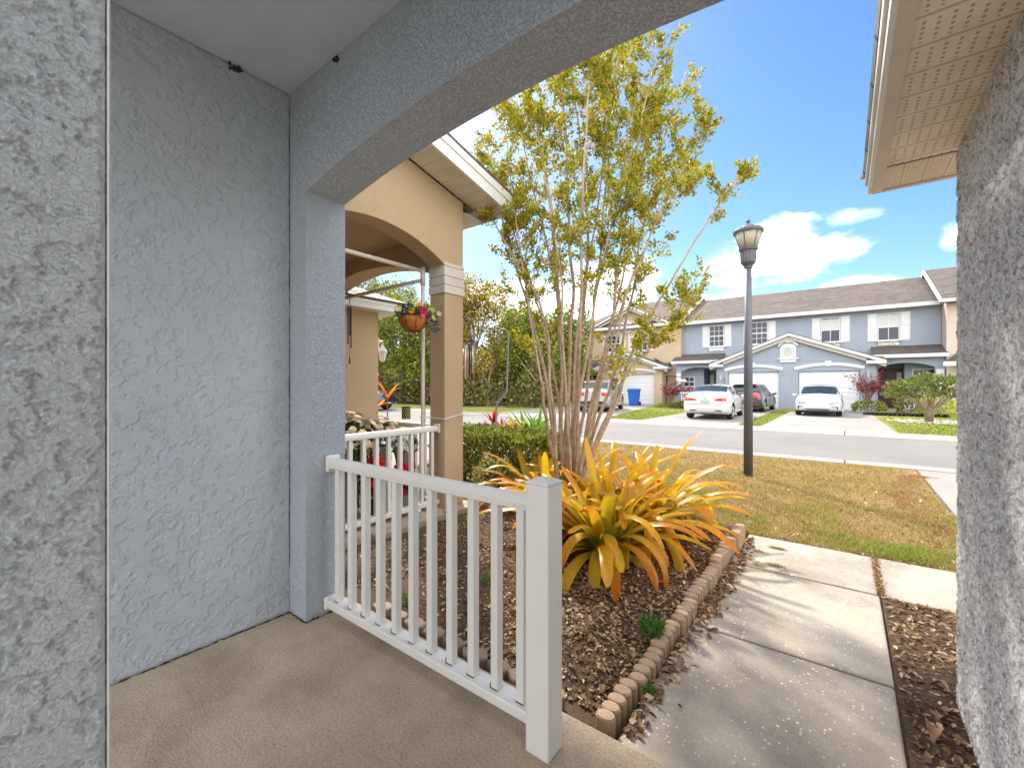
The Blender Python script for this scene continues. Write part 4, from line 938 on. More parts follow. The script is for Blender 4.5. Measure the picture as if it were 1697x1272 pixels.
# crook poles, lantern, statue
cp = thing('shepherd_hook', 'bent grey shepherd hook pole standing by the hedge', 'garden hook', (-3.4, 4.4, -.1))
bs = [atD(*q) for q in [(822, 800, 6.15), (822, 760, 6.15), (822, 690, 6.15), (824, 670, 6.15), (829, 662, 6.15), (838, 652, 6.15), (840, 640, 6.15), (841, 600, 6.15), (842, 562, 6.15), (841, 552, 6.15), (837, 546, 6.15), (832, 546, 6.15), (828, 551, 6.15), (826, 560, 6.15), (826, 569, 6.15)]]
bs[0].z = -.1
part('hook_pole', M['grey_metal'], cp, lambda m: m.tube(smoothpath(bs, 3), .014, 8), smooth=True)
cp = thing('shepherd_hook', 'thin dark arched shepherd hook holding a lantern beyond the neighbour railing', 'garden hook', (-4.8, 4.2, -.1))
bs = [atD(*q) for q in [(704, 740, 6.3), (704, 690, 6.3), (704, 655, 6.3), (702, 641, 6.3), (697, 633, 6.3), (690, 630, 6.3), (683, 633, 6.3), (678, 641, 6.3), (674, 650, 6.3), (671, 651, 6.3), (670, 647, 6.3)]]
bs[0].z = -.1
part('hook_pole', M['black_metal'], cp, lambda m: m.tube(smoothpath(bs, 3), .009, 8), smooth=True)
lc = atD(673, 684, 6.3)
hl = thing('garden_lantern', 'small dark cylinder lantern with gold cut-outs hanging from the dark hook', 'lantern', lc)
part('shade', M['black_metal'], hl, lambda m: (m.lathe([(.062, -.085), (.062, .085), (.058, .09), (.056, -.085)], lc, 20), m.tube([(lc.x, lc.y, lc.z + .09), (lc.x, lc.y, lc.z + .28)], .002, 4), m.tube([(lc.x - .05, lc.y, lc.z + .09), (lc.x, lc.y, lc.z + .2), (lc.x + .05, lc.y, lc.z + .09)], .002, 4)))
def holes(m):
    for r_ in range(5):
        for k in range(12):
            a = 2 * math.pi * (k + .5 * (r_ % 2)) / 12; rr = .0632
            c_ = Vector((lc.x + rr * math.cos(a), lc.y + rr * math.sin(a), lc.z - .065 + r_ * .032)); s_ = Vector((-math.sin(a), math.cos(a), 0)) * .011; u_ = Vector((0, 0, .012))
            m.add([c_ - s_, c_ - u_, c_ + s_, c_ + u_], [(0, 1, 2, 3)])
part('cut_outs', plain('gold', (.75, .55, .2), .5), hl, holes)
sc_ = atD(817, 796, 6.0)
stt = thing('garden_ornament', 'small dark grey stone garden figure at the foot of the bent hook pole', 'ornament', (sc_.x, sc_.y, -.08))
grey_st = plain('dark_stone', (.06, .065, .07), .7, bmp=.003, bs=40)
part('figure_body', grey_st, stt, lambda m: m.lathe([(.11, -.08), (.12, .0), (.10, .08), (.075, .16), (.05, .2)], (sc_.x, sc_.y, -.02), 14), smooth=True)
part('figure_head', grey_st, stt, lambda m: (m.lathe([(.002, 0), (.05, .015), (.062, .05), (.045, .09), (.002, .105)], (sc_.x, sc_.y, .165), 14), m.lathe([(.002, 0), (.018, .015), (.018, .04), (.002, .05)], (sc_.x - .035, sc_.y, .25), 8), m.lathe([(.002, 0), (.018, .015), (.018, .04), (.002, .05)], (sc_.x + .035, sc_.y, .25), 8)), smooth=True)
# bed edge slabs left of the pillar
edg = concrete('pale_edging', (.50, .42, .34), .1, .2, 100, .004, 3)
for i, (x, y, a) in enumerate([(-3.33, 3.86, .1), (-3.36, 3.45, 1.4), (-3.38, 3.0, 1.5), (-3.38, 2.55, 1.55), (-3.02, 3.98, .3)]):
    o = MB().box(-.2, -.06, -.1, .2, .06, .035).build('edging_block', edg, bevel=.012); o.location = (x, y, -.03); o.rotation_euler = (0, 0, a)
    tag(o, ['pale edging block at the outer corner of the tan pillar', 'pale edging block right beside the tan pillar base', 'pale edging block second from the tan pillar', 'pale edging block farthest from the tan pillar, by the near railing', 'pale edging block lying apart in the soil toward the bromeliads'][i], 'edging block', 'pale blocks round the neighbour porch')
# ================================================================ street lamp
lb_ = atG(1240, 788, -.1); lx, ly = lb_.x, lb_.y
lamp = thing('street_lamp', 'dark grey street lamp with a tapered glass lantern on the lawn', 'street lamp', (lx, ly, -.1))
pole_m = plain('lamp_paint', (.105, .105, .12), .5, .2, var=.15, vs=9, bmp=.001, bs=70)
part('pole', pole_m, lamp, lambda m: m.tube([(lx, ly, -.12), (lx, ly, 1.6), (lx, ly, 3.32)], [.068, .063, .045], 20), smooth=True)
z0 = 3.13
def fl(m):
    m.lathe([(.05, .06), (.062, .075), (.06, .095), (.085, .13), (.105, .15)], (lx, ly, z0), 24)
    seg = 32; vs = []
    for r_, z_ in ((.105, .15), (.112, .17), (.118, .34), (.135, .35), (.14, .385), (.12, .395)):
        for k in range(seg):
            q = r_ - (.008 if (k % 2 and .16 < z_ < .345) else 0); vs.append((lx + q * math.cos(2 * math.pi * k / seg), ly + q * math.sin(2 * math.pi * k / seg), z0 + z_))
    m.add(vs, [(i * seg + k, i * seg + (k + 1) % seg, (i + 1) * seg + (k + 1) % seg, (i + 1) * seg + k) for i in range(5) for k in range(seg)])
part('fitter', pole_m, lamp, fl)
gm, gn, gb = newmat('frosted_lamp_glass'); gb.inputs['Base Color'].default_value = (.74, .68, .55, 1); gb.inputs['Roughness'].default_value = .3
tr = gn.nodes.new('ShaderNodeBsdfTranslucent'); tr.inputs[0].default_value = (.9, .86, .74, 1); mx_ = gn.nodes.new('ShaderNodeMixShader'); mx_.inputs[0].default_value = .55
gn.links.new(gb.outputs[0], mx_.inputs[1]); gn.links.new(tr.outputs[0], mx_.inputs[2]); gn.links.new(mx_.outputs[0], gn.nodes['Material Output'].inputs[0])
gv = objv(gn); bump(gn, gb, noise(gn, scaled(gn, gv, (60, 60, 2)), 1, 2), .5, .003)
part('glass', gm, lamp, lambda m: m.lathe([(.118, .39), (.195, .625), (.19, .626), (.112, .392)], (lx, ly, z0), 32), smooth=True)
part('glass_ribs', pole_m, lamp, lambda m: [m.tube([(lx + .121 * math.cos(a), ly + .121 * math.sin(a), z0 + .388), (lx + .199 * math.cos(a), ly + .199 * math.sin(a), z0 + .63)], .007, 6) for a in [R(20 + 60 * k) for k in range(6)]])
part('cap', pole_m, lamp, lambda m: (m.lathe([(.19, .62), (.215, .625), (.22, .66), (.195, .685), (.12, .70), (.085, .74), (.045, .765), (.02, .775)], (lx, ly, z0), 32),), smooth=False)
part('finial', pole_m, lamp, lambda m: m.lathe([(.016, .77), (.012, .785), (.03, .80), (.034, .82), (.022, .845), (.002, .852)], (lx, ly, z0), 14), smooth=True)
# ================================================================ townhouses across the road
YF, YU = 31.0, 32.5
door_w = plain('garage_door_white', (.66, .665, .67), .5, var=.02)
trim_w = plain('trim_white', (.62, .62, .62), .55, var=.04, vs=1.5)
trim_d = plain('weathered_trim', (.5, .49, .44), .7, var=.35, vs=6)
maroon = plain('maroon_door', (.085, .018, .022), .45); darkdoor = plain('dark_door', (.03, .035, .05), .4)
def garage_door(x0, x1, zt, y, par, label=None):
    m = MB(); n = 7; h = (zt + .1) / n
    for i in range(n):
        m.box(x0, y, -.1 + i * h + .006, x1, y + .05, -.1 + (i + 1) * h - .006)
        for k in range(4):
            a = x0 + (x1 - x0) * (k + .1) / 4; b = x0 + (x1 - x0) * (k + .9) / 4
            m.box(a, y - .008, -.1 + i * h + .06, b, y, -.1 + (i + 1) * h - .06)
    m.box(x0, y + .03, -.1, x1, y + .06, zt)
    return m.build('garage_door', door_w, par, bevel=.004)
def arch_trim(x0, x1, z, rise, th, y, par, key=True):
    n = 16; c = (x0 + x1) / 2; hw = (x1 - x0) / 2
    lo = [(x0 + (x1 - x0) * i / n, z + rise * (1 - ((x0 + (x1 - x0) * i / n - c) / hw) ** 2)) for i in range(n + 1)]
    hi = [(c + (x - c) * 1.04, q + th) for x, q in lo[::-1]]
    m = MB(); m.prism(lo + hi, 'y', y - .06, y + .01)
    if key: m.prism([(c - .1, z + rise - .04), (c + .1, z + rise - .04), (c + .16, z + rise + th + .1), (c - .16, z + rise + th + .1)], 'y', y - .09, y)
    return m.build('arch_trim', trim_w, par)
def window(par, x0, x1, z0, z1, y, grid=(3, 4), shut=.0, sill=True, half=False, dirty=False, nm='window'):
    m = MB(); t = .05
    m.box(x0 - t, y - .04, z0 - t, x0, y + .02, z1 + t); m.box(x1, y - .04, z0 - t, x1 + t, y + .02, z1 + t); m.box(x0, y - .04, z1, x1, y + .02, z1 + t); m.box(x0, y - .04, z0 - t, x1, y + .02, z0)
    zm = (z0 + z1) / 2; m.box(x0, y - .035, zm - .035, x1, y + .01, zm + .035)
    fr = m.build(nm, trim_w, par)
    part('pane', M['glass'], fr, lambda m: m.box(x0 + .001, y - .012, z0 + .001, x1 - .001, y - .006, z1 - .001))
    if half: part('blind', M['blind'], fr, lambda m: [m.box(x0 + .003, y - .018, zm + .04 + k * .06, x1 - .003, y - .013, zm + .04 + k * .06 + .052) for k in range(int((z1 - zm - .04) / .06))])
    if grid:
        gx, gz_ = grid; part('muntins', trim_w, fr, lambda m: ([m.box(x0 + (x1 - x0) * k / gx - .015, y - .028, z0, x0 + (x1 - x0) * k / gx + .015, y - .018, z1) for k in range(1, gx)], [m.box(x0, y - .030, z0 + (z1 - z0) * k / gz_ - .015, x1, y - .019, z0 + (z1 - z0) * k / gz_ + .015) for k in range(1, gz_)]))
    if shut:
        for s in (-1, 1):
            a = x0 - t - .02 - shut if s < 0 else x1 + t + .02; b = a + shut
            def sh(m):
                m.box(a, y - .03, z0 - .08, b, y, z1 + .08)
                for q0, q1 in ((z0 - .02, zm - .03), (zm + .04, z1 + .02)):
                    m.box(a + .06, y - .045, q0, b - .06, y - .03, q1)
            part('shutter', trim_w, par, sh, bevel=.006)
    if sill: part('sill', trim_d if dirty else trim_w, par, lambda m: (m.box(x0 - .12, y - .12, z0 - .12, x1 + .12, y, z0 - .052), m.box(x0 - .04, y - .06, z0 - .34, x1 + .04, y, z0 - .122)), bevel=.01)
    return fr
def digits(par, s, x, z, y, h):
    for i, ch in enumerate(s):
        cu = bpy.data.curves.new('house_number', 'FONT'); cu.body = ch; cu.size = h * 1.35; cu.extrude = .006; cu.align_x = 'CENTER'
        to = bpy.data.objects.new('tmp', cu); COL.objects.link(to); dg = bpy.context.evaluated_depsgraph_get(); dg.update()
        me = bpy.data.meshes.new_from_object(to.evaluated_get(dg)); bpy.data.objects.remove(to)
        me.transform(Matrix.Rotation(R(90), 4, 'X')); me.materials.clear(); me.materials.append(M['black_metal'])
        o = bpy.data.objects.new('house_number', me); COL.objects.link(o); o.parent = par; o.location = Vector((x, y, z - i * h * 1.35)) - par.location
def wall_light(par, x, z, y):
    l = part('wall_light', trim_w, par, lambda m: (m.lathe([(.02, 0), (.09, .05), (.1, .08)], (x, y - .16, z + .22), 8), m.lathe([(.03, -.08), (.06, -.03), (.03, .0)], (x, y - .16, z), 8), m.box(x - .06, y - .03, z - .05, x + .06, y, z + .2), m.tube([(x, y - .16, z + .3), (x, y - .02, z + .2)], .012, 5)))
    part('lamp_glass', gm, l, lambda m: m.lathe([(.05, 0), (.075, .21)], (x, y - .16, z), 8))
def rake_roof(par, xc, zc, x0, z0, x1, z1, ya, yb, rm, nm='garage_roof'):
    """front gable: peak (xc,zc) with eaves (x0,z0),(x1,z1)"""
    part(nm, rm, par, lambda m: (m.slab([(x0, ya, z0), (xc, ya, zc), (xc, yb, zc), (x0, yb, z0)], .04), m.slab([(xc, ya, zc), (x1, ya, z1), (x1, yb, z1), (xc, yb, zc)], .04)))
    def rk(m, o, a, b, y0, y1):
        m.prism([(x0, z0 - a), (xc, zc - a), (x1, z1 - a), (x1, z1 - b), (xc, zc - b), (x0, z0 - b)], 'y', y0, y1)
    part('rake_board', trim_w, par, lambda m: rk(m, 0, .045, .21, ya + .01, ya + .06))
    part('rake_soffit', plain('cream_trim', (.62, .57, .49), .6), par, lambda m: rk(m, 0, .215, .40, ya + .2, ya + .36))
def eave_return(par, x0, x1, z, y0, y1, rm):
    part('eave_return', trim_w, par, lambda m: m.box(x0, y0, z - .16, x1, y1, z))
    part('return_roof', rm, par, lambda m: m.add([(x0, y0, z), (x1, y0, z), (x1, y1, z), (x0, y1, z), (x0 + .15, y1, z + .32), (x1 - .15, y1, z + .32)], [(0, 1, 5, 4), (1, 2, 5), (3, 0, 4), (3, 4, 5, 2), (0, 3, 2, 1)]))
def main_roof(par, x0, x1, ye, ze, yr, zr, rm, rake_l=False, rake_r=False, hip_l=0):
    yb = 2 * yr - ye
    part('roof', rm, par, lambda m: (m.slab([(x0, ye, ze), (x1, ye, ze), (x1, yr, zr), (x0 + hip_l, yr, zr)], .05), m.slab([(x0, yb, ze), (x1, yb, ze), (x1, yr, zr), (x0 + hip_l, yr, zr)], .05),
                                     (m.slab([(x0, ye, ze), (x0, yb, ze), (x0 + hip_l, yr, zr)], .05) if hip_l else None)))
    part('fascia', trim_w, par, lambda m: m.box(x0, ye - .03, ze - .22, x1, ye - .002, ze - .01))
    part('soffit', trim_w, par, lambda m: m.box(x0, ye, ze - .2, x1, ye + .5, ze - .17))
    for fl_, x in ((rake_l, x0), (rake_r, x1)):
        if fl_: part('rake_board', trim_w, par, lambda m: m.prism([(ye - .05, ze - .2), (ye - .05, ze + .02), (yr, zr + .04), (yb, ze), (yb, ze - .2), (yr, zr - .2)], 'x', x - .04, x + .04))
# ---------------- blue duplex
X0, X1, XC = -9.4, 4.1, -2.66
bt = thing('townhouse', 'blue two-storey townhouse with white shutters and a wide gabled double garage', 'house', (XC, 34, -.1))
gd = [(-6.04, -3.19), (-2.2, .68)]; gt = 2.14
outl = [(-6.71, -.15), (-6.71, 2.62), (XC, 4.24), (1.35, 2.62), (1.35, -.15), (gd[1][1], -.15), (gd[1][1], gt), (gd[1][0], gt), (gd[1][0], -.15), (gd[0][1], -.15), (gd[0][1], gt), (gd[0][0], gt), (gd[0][0], -.15)]
part('garage_front', M['far_blue'], bt, lambda m: m.prism(outl, 'y', YF, YF + .2))
for xa in (-6.71, 1.14): part('garage_side', M['far_blue'], bt, lambda m: m.box(xa, YF + .2, -.15, xa + .21, 34, 2.62))
part('score_line', plain('score', (.2, .25, .33), .8), bt, lambda m: m.box(-6.6, YF - .004, 2.72, 1.25, YF + .01, 2.735))
for a, b in gd:
    garage_door(a + .02, b - .02, gt - .02, YF + .13, bt); arch_trim(a - .16, b + .16, gt + .07, .24, .17, YF, bt)
rake_roof(bt, XC, 4.47, -7.08, 2.72, 1.76, 2.72, 30.58, YU, M['roof'])
eave_return(bt, -7.1, -6.28, 2.66, 30.6, YF, M['roof']); eave_return(bt, .93, 1.78, 2.66, 30.6, YF, M['roof'])
# attic louvre
c0 = atY(1306, 590, YF)
lv = part('attic_vent', trim_w, bt, lambda m: m.prism([(c0.x - .42, 2.95), (c0.x + .42, 2.95), (c0.x + .42, 3.55)] + [(c0.x + .42 * math.cos(math.pi * k / 10), 3.55 + .3 * math.sin(math.pi * k / 10)) for k in range(1, 10)] + [(c0.x - .42, 3.55)], 'y', YF - .06, YF), bevel=.01)
part('louvres', trim_d, lv, lambda m: ([m.box(c0.x - .2, YF - .085, 3.08 + k * .075, c0.x + .2, YF - .062, 3.12 + k * .075) for k in range(7)], [m.box(c0.x + s, YF - .075, 3.03, c0.x + s + .03, YF - .0605, 3.6) for s in (-.3, .27)]))
arch_trim(c0.x - .5, c0.x + .5, 3.62, .3, .12, YF - .06, bt)
part('vent_sill', trim_w, bt, lambda m: (m.box(c0.x - .55, YF - .12, 2.88, c0.x + .55, YF, 2.95), m.box(c0.x - .42, YF - .07, 2.7, c0.x + .42, YF, 2.88)))
# main body
part('upper_wall', M['far_blue'], bt, lambda m: m.box(X0, YU, 2.6, X1, YU + .2, 5.72))
part('lower_wall', M['far_blue'], bt, lambda m: (m.box(X0, 33.2, -.15, X1, 33.4, 2.9), m.box(X0, 33.4, -.15, X1, 42.5, 5.6)))
main_roof(bt, X0, X1, 32.05, 5.82, 37.6, 8.16, M['roof'])
for px, py in ((1195, 494), (1492, 480)):
    q = atY(px, py, 36.9 if px < 1300 else 36.0); part('vent_pipe', M['grey_metal'] if px < 1300 else trim_w, bt, lambda m: m.tube([(q.x, q.y, q.z - .5), (q.x, q.y, q.z + .22)], .05, 8))
for px0, px1, py0, py1, hf in ((1176.5, 1199, 540.5, 573, 0), (1246, 1271, 535, 569, 0), (1361.5, 1391, 527.5, 565.5, 1), (1456, 1489, 520.5, 562.5, 1)):
    a = atY(px0, py1, YU); b = atY(px1, py0, YU); a2 = atY((px0 + px1) / 2, py1, YU); b2 = atY((px0 + px1) / 2, py0, YU)
    window(bt, a.x, b.x, a2.z, b2.z, YU, (3, 4) if not hf else (2, 2), .42, True, bool(hf), bool(hf))
# porches
part('porch_front', M['far_blue'], bt, lambda m: m.prism(arch_outline(X0, -6.715, -.15, 2.86, -9.05, -6.8, 2.28, .24), 'y', 31.25, 31.45)); part('porch_front', M['far_blue'], bt, lambda m: m.prism(arch_outline(1.355, X1, -.15, 2.86, 1.45, 3.72, 2.28, .24), 'y', 31.25, 31.45))
for a, b in ((X0 - .25, -6.5), (1.2, X1 + .1)):
    part('porch_roof', M['roof_dark'], bt, lambda m: m.slab([(a, 30.95, 2.98), (b, 30.95, 2.98), (b, YU, 3.52), (a, YU, 3.52)], .05))
    part('porch_fascia', trim_w, bt, lambda m: m.box(a, 30.9, 2.79, b, 30.945, 2.97))
    part('porch_floor', M['drive'], bt, lambda m: m.box(a + .3, 30.9, -.15, b - .2, 33.2, .02))
for xa in (X0 + .02, 3.76): part('pilaster', trim_w, bt, lambda m: [m.box(xa, 31.2, .3 * k + 1.0, xa + .3, 31.249, .3 * k + 1.25) for k in range(4)])
part('inner_wall', M['far_blue'], bt, lambda m: (m.box(2.62, 32.2, 0, X1, 32.35, 2.75), m.box(2.62, 32.35, 0, 2.75, 33.2, 2.75))); part('inner_wall', M['far_blue'], bt, lambda m: (m.box(X0, 32.0, 0, -7.75, 32.15, 2.75), m.box(-7.88, 32.15, 0, -7.75, 33.2, 2.75)))
window(bt, 2.98, 3.8, .85, 2.15, 32.2, (2, 4), 0, True); window(bt, -9.05, -8.4, 1.25, 1.85, 32.0, (2, 2), 0, True)
ed = part('entry_door', maroon, bt, lambda m: (m.box(1.42, 33.12, .05, 2.3, 33.19, 2.18), [m.box(1.42 + .12 + c * .38, 33.1, z0, 1.42 + .38 + c * .38, 33.12, z1) for c in (0, 1) for z0, z1 in ((.2, .75), (.85, 1.6), (1.7, 2.05))]), bevel=.01)
part('door_frame', maroon, ed, lambda m: (m.box(2.3, 33.1, .05, 2.62, 33.185, 2.2), m.box(1.36, 33.1, 2.18, 2.62, 33.2, 2.26)))
part('sidelight', plain('leaded_glass', (.5, .5, .47), .3), ed, lambda m: m.box(2.36, 33.08, .3, 2.56, 33.099, 2.05))
ed = part('entry_door', darkdoor, bt, lambda m: m.box(-7.3, 33.12, .05, -6.6, 33.19, 2.18))
part('door_glass', plain('door_glass', (.45, .46, .42), .3), ed, lambda m: m.box(-7.6, 33.1, .2, -7.36, 33.115, 2.05)); part('door_frame', darkdoor, ed, lambda m: (m.box(-7.7, 33.11, .05, -7.6, 33.18, 2.2), m.box(-7.36, 33.11, .05, -7.3, 33.18, 2.2)))
wall_light(bt, atY(1195, 625, YF).x, 1.72, YF); wall_light(bt, atY(1439, 620, YF).x, 1.78, YF)
digits(bt, '6324', atY(1200.5, 625, YF).x, 1.66, YF - .012, .15); digits(bt, '6326', atY(1430.5, 625, YF).x, 1.74, YF - .012, .15)
# ---------------- tan townhouse on the left
tt = thing('townhouse', 'tan two-storey townhouse left of the blue one, half hidden by the crape myrtle', 'house', (-14, 34, -.1))
TX0 = -17.6
gx0, gx1 = atY(1012, 640, YF).x, atY(1084, 640, YF).x; gxl, gxr = gx0 - .9, atY(1097, 640, YF).x; gc = (gxl + gxr) / 2
part('garage_front', M['far_tan'], tt, lambda m: m.prism([(gxl, -.15), (gxl, 2.55), (gc, 3.5), (gxr, 2.55), (gxr, -.15), (gx1, -.15), (gx1, 2.12), (gx0, 2.12), (gx0, -.15)], 'y', YF, YF + .2))
for xa in (gxr - .2, gxl): part('garage_side', M['far_tan'], tt, lambda m: m.box(xa, YF + .2, -.15, xa + .2, 34, 2.6))
garage_door(gx0 + .02, gx1 - .02, 2.1, YF + .13, tt); arch_trim(gx0 - .16, gx1 + .16, 2.18, .22, .17, YF, tt)
rake_roof(tt, gc, 3.74, gxl - .35, 2.66, gxr + .4, 2.66, 30.58, 32, M['roof'])
eave_return(tt, gxr - .5, gxr + .45, 2.62, 30.6, YF + .9, M['roof_dark']); eave_return(tt, gxl - .45, gxl + .4, 2.62, 30.6, YF, M['roof'])
part('side_roof', M['roof_dark'], tt, lambda m: m.slab([(gxr + .42, 30.7, 2.62), (gxr + .42, 34, 2.62), (gxr - .8, 34, 3.3), (gxr - .8, 31.6, 3.3)], .04))
part('upper_wall', M['far_tan'], tt, lambda m: (m.prism([(TX0, -.15), (TX0, 5.7), (gc - 3.3, 5.7), (gc - .2, 7.1), (gc + 2.6, 5.7), (X0 + .1, 5.7), (X0 + .1, 2.0), (gxr, 2.0), (gxr, -.15)], 'y', 31.95, 32.15), m.box(TX0, 32.15, -.15, X0 + .1, 42, 5.6), m.box(gxr, 33, -.15, X0, 33.2, 3)))
main_roof(tt, TX0 - .4, X0 + .2, 31.5, 5.82, 37.9, 8.62, M['roof'], rake_r=True, hip_l=3)
rake_roof(tt, gc - .2, 7.35, gc - 3.8, 5.78, gc + 3.0, 5.78, 31.4, 36, M['roof'], 'front_gable_roof')
eave_return(tt, gc + 2.3, X0 + .25, 5.78, 31.45, 32.0, M['roof'])
for pa, pb in ((1008, 1027), (1051, 1072)):
    a = atY(pa, 571, 31.95); b = atY(pb, 543, 31.95); window(tt, a.x, b.x, 3.95, 5.15, 31.95, (3, 4), .4); arch_trim(a.x - .1, b.x + .1, 5.25, .22, .12, 31.95, tt)
q = atY(1039, 525, 31.95); part('attic_vent', trim_w, tt, lambda m: m.prism([(q.x - .38, 5.3), (q.x + .38, 5.3), (q.x + .38, 6.1)] + [(q.x + .38 * math.cos(math.pi * k / 8), 6.1 + .3 * math.sin(math.pi * k / 8)) for k in range(1, 8)] + [(q.x - .38, 6.1)], 'y', 31.88, 31.95))
part('side_porch', M['far_tan'], tt, lambda m: m.box(TX0, 30.6, 2.3, gxl - .5, 31.9, 2.6)); part('porch_roof', M['roof_dark'], tt, lambda m: m.slab([(TX0 - .3, 30.4, 2.75), (gxl - .4, 30.4, 2.75), (gxl - .4, 31.94, 3.3), (TX0 - .3, 31.94, 3.3)], .05))
part('porch_fascia', trim_w, tt, lambda m: m.box(TX0 - .3, 30.35, 2.58, gxl - .4, 30.395, 2.76)); window(tt, TX0 + .9, TX0 + 1.8, .9, 2.1, 31.95, (2, 4), 0)
# ---------------- cream townhouse on the right
rt = thing('townhouse', 'cream two-storey townhouse cut off by the right wall', 'house', (8, 34, -.1))
part('wall', M['far_cream'], rt, lambda m: (m.box(X1 + .02, 31.0, -.15, 12, 42, 2.45), m.box(X1 + .02, 31.1, 2.45, 12, 42, 5.6)))
main_roof(rt, X1 - .25, 12.4, 30.7, 5.72, 36.8, 8.4, M['roof'], rake_l=True)
eave_return(rt, X1 - .25, X1 + .8, 5.68, 30.6, 31.1, M['roof'])
part('lower_roof', M['roof_dark'], rt, lambda m: m.slab([(X1 - .15, 30.3, 2.5), (10, 30.3, 2.5), (10, 31.09, 2.95), (X1 + .4, 31.09, 2.95)], .04))
part('lower_fascia', trim_w, rt, lambda m: m.box(X1 - .2, 30.25, 2.28, 10, 30.295, 2.5)); part('rake_trim', trim_w, rt, lambda m: m.slab([(X1 + .8, 30.6, 5.8), (X1 + 3.5, 30.6, 6.9), (X1 + 3.5, 30.55, 7.1), (X1 + .8, 30.55, 6.0)], .05))
# ================================================================ front gardens and driveways across the road
def dwy(name, pts): struct(name, M['drive'], lambda m: m.prism(pts, 'z', -.15, -.092))
dwy('driveway', [(-6.6, 17.2), (-3.05, 17.2), (-3.05, 31.1), (-6.2, 31.1)]); dwy('driveway', [(-2.3, 17.2), (1.25, 17.2), (.95, 31.1), (-2.3, 31.1)])
dwy('driveway', [(-14.4, 17.2), (-8.2, 17.2), (-10.7, 31.1), (-15.0, 31.1)])
def lwn(name, x0, x1): struct(name, M['lawn_far'], lambda m: m.prism([(x0, 17.21), (x1, 17.21), (x1, 31.0), (x0, 31.0)], 'z', -.15, -.1))
struct('front_lawn', M['lawn_far'], lambda m: m.prism([(-8.15, 17.21), (-6.62, 17.21), (-6.22, 31.0), (-10.65, 31.0)], 'z', -.15, -.1)); struct('front_lawn', M['lawn_far'], lambda m: m.prism([(-19, 17.21), (-14.45, 17.21), (-15.05, 31.0), (-19, 31.0)], 'z', -.15, -.1)); lwn('front_lawn', -3.05, -2.3); lwn('front_lawn', .95, 12)
flp = [(-11.1, -6.7), (-3.0, -2.35), (1.3, 5)]
def fpt():
    a, b = flp[rg.choice((0, 0, 1, 2, 2))]; y = 17.3 + abs(rg.gauss(0, 4)) % 12.5
    if a < -7: a = -8.1 - (y - 17.2) * .18; b = -6.65
    return rg.uniform(a, b), y, -.1, 1
m = MB(); blades(m, 26000, fpt, .055, .012, 1.2); tag(m.build('front_lawn_grass', greenleaf), 'bright green grass of the front lawns across the road', 'grass', kind='stuff')
m = MB(); litter(m, 1600, lambda: (lambda q: (q[0], q[1], -.07))(fpt()), .07); tag(m.build('front_lawn_leaves', lit), 'tan fallen leaves on the front lawns across the road', 'leaf litter', kind='stuff')
def stemmy(name, label, c_, r, h, n, mat, lsz=.16, stems_=22, low=.45):
    t = thing(name, label, 'shrub', c_); m = MB(); P_ = []; D_ = []; sm_ = MB()
    for k in range(stems_):
        a = rg.uniform(0, 6.283); q = rg.uniform(.2, 1) * r; top = Vector((c_[0] + q * math.cos(a), c_[1] + q * math.sin(a), c_[2] + h * rg.uniform(.65, 1)))
        mid = Vector((c_[0] + q * .35 * math.cos(a + .3), c_[1] + q * .35 * math.sin(a + .3), c_[2] + h * .45)); sm_.tube([c_, mid, top], [.022, .015, .006], 5)
        for _ in range(n // stems_):
            f = rg.uniform(low, 1); p_ = mid.lerp(top, max(0, (f - .45) / .55)) + Vector((rg.gauss(0, .09), rg.gauss(0, .09), rg.gauss(0, .09))); P_.append(p_); D_.append((math.cos(a), math.sin(a), .8))
    leaf_quads(m, P_, lsz, rg, dirs=D_, aspect=.38); m.build('foliage', mat, t); sm_.build('stems', M['bark'], t); return t
rng_ = rg
redbush = leafmat('red_shrub_leaf', [(0, (.10, .02, .03)), (.5, (.28, .03, .06)), (.8, (.40, .08, .10)), (1, (.35, .25, .15))], .5, .35)
stemmy('shrub', 'red leaved shrub beside the maroon door of the blue townhouse', tuple(atY(1437, 676, 29.6)), 1.0, 1.9, 620, redbush)
stemmy('shrub', 'dull red and green shrub at the corner between tan and blue townhouses', tuple(atY(1112, 672, 29.8)), .75, 1.6, 700, redbush, .16)
tq = atG(1540, 699, -.1)
tp = thing('topiary_tree', 'low umbrella shaped green tree clipped flat on the blue townhouse lawn', 'tree', tq)
m = MB(); P_ = []; D_ = []; cxp = tq + Vector((.05, 0, 1.62))
for _ in range(4200):
    a = rg.uniform(0, 6.283); e = math.asin(rg.uniform(-.45, 1)); q = Vector((math.cos(a) * math.cos(e), math.sin(a) * math.cos(e), math.sin(e))); f = rg.uniform(.75, 1.03) * (1 + .3 * mn.noise(q * 2.2))
    P_.append(Vector((cxp.x + q.x * 1.3 * f, cxp.y + q.y * 1.2 * f, cxp.z - .40 + q.z * .56 * f))); D_.append(q)
leaf_quads(m, P_, .11, rg, dirs=D_, aspect=.6); m.build('crown', leafmat('topiary_leaf', [(0, (.05, .08, .02)), (.5, (.13, .18, .03)), (.85, (.30, .32, .06)), (1, (.34, .26, .12))], .5, .35), tp)
m = MB(); br_m = plain('pale_bark', (.30, .22, .15), .8, var=.3, vs=14)
for k in range(16):
    a = 6.283 * k / 16 + rg.uniform(-.2, .2); r_ = rg.uniform(.5, 1.2); x, y, z = tq
    m.tube([(x + .06 * math.cos(a), y + .06 * math.sin(a), z), (x + .12 * math.cos(a), y + .12 * math.sin(a), z + .45), (x + r_ * .5 * math.cos(a), y + r_ * .5 * math.sin(a), z + .85), (x + r_ * math.cos(a), y + r_ * math.sin(a), z + 1.2)], [.06, .05, .03, .012], 6)
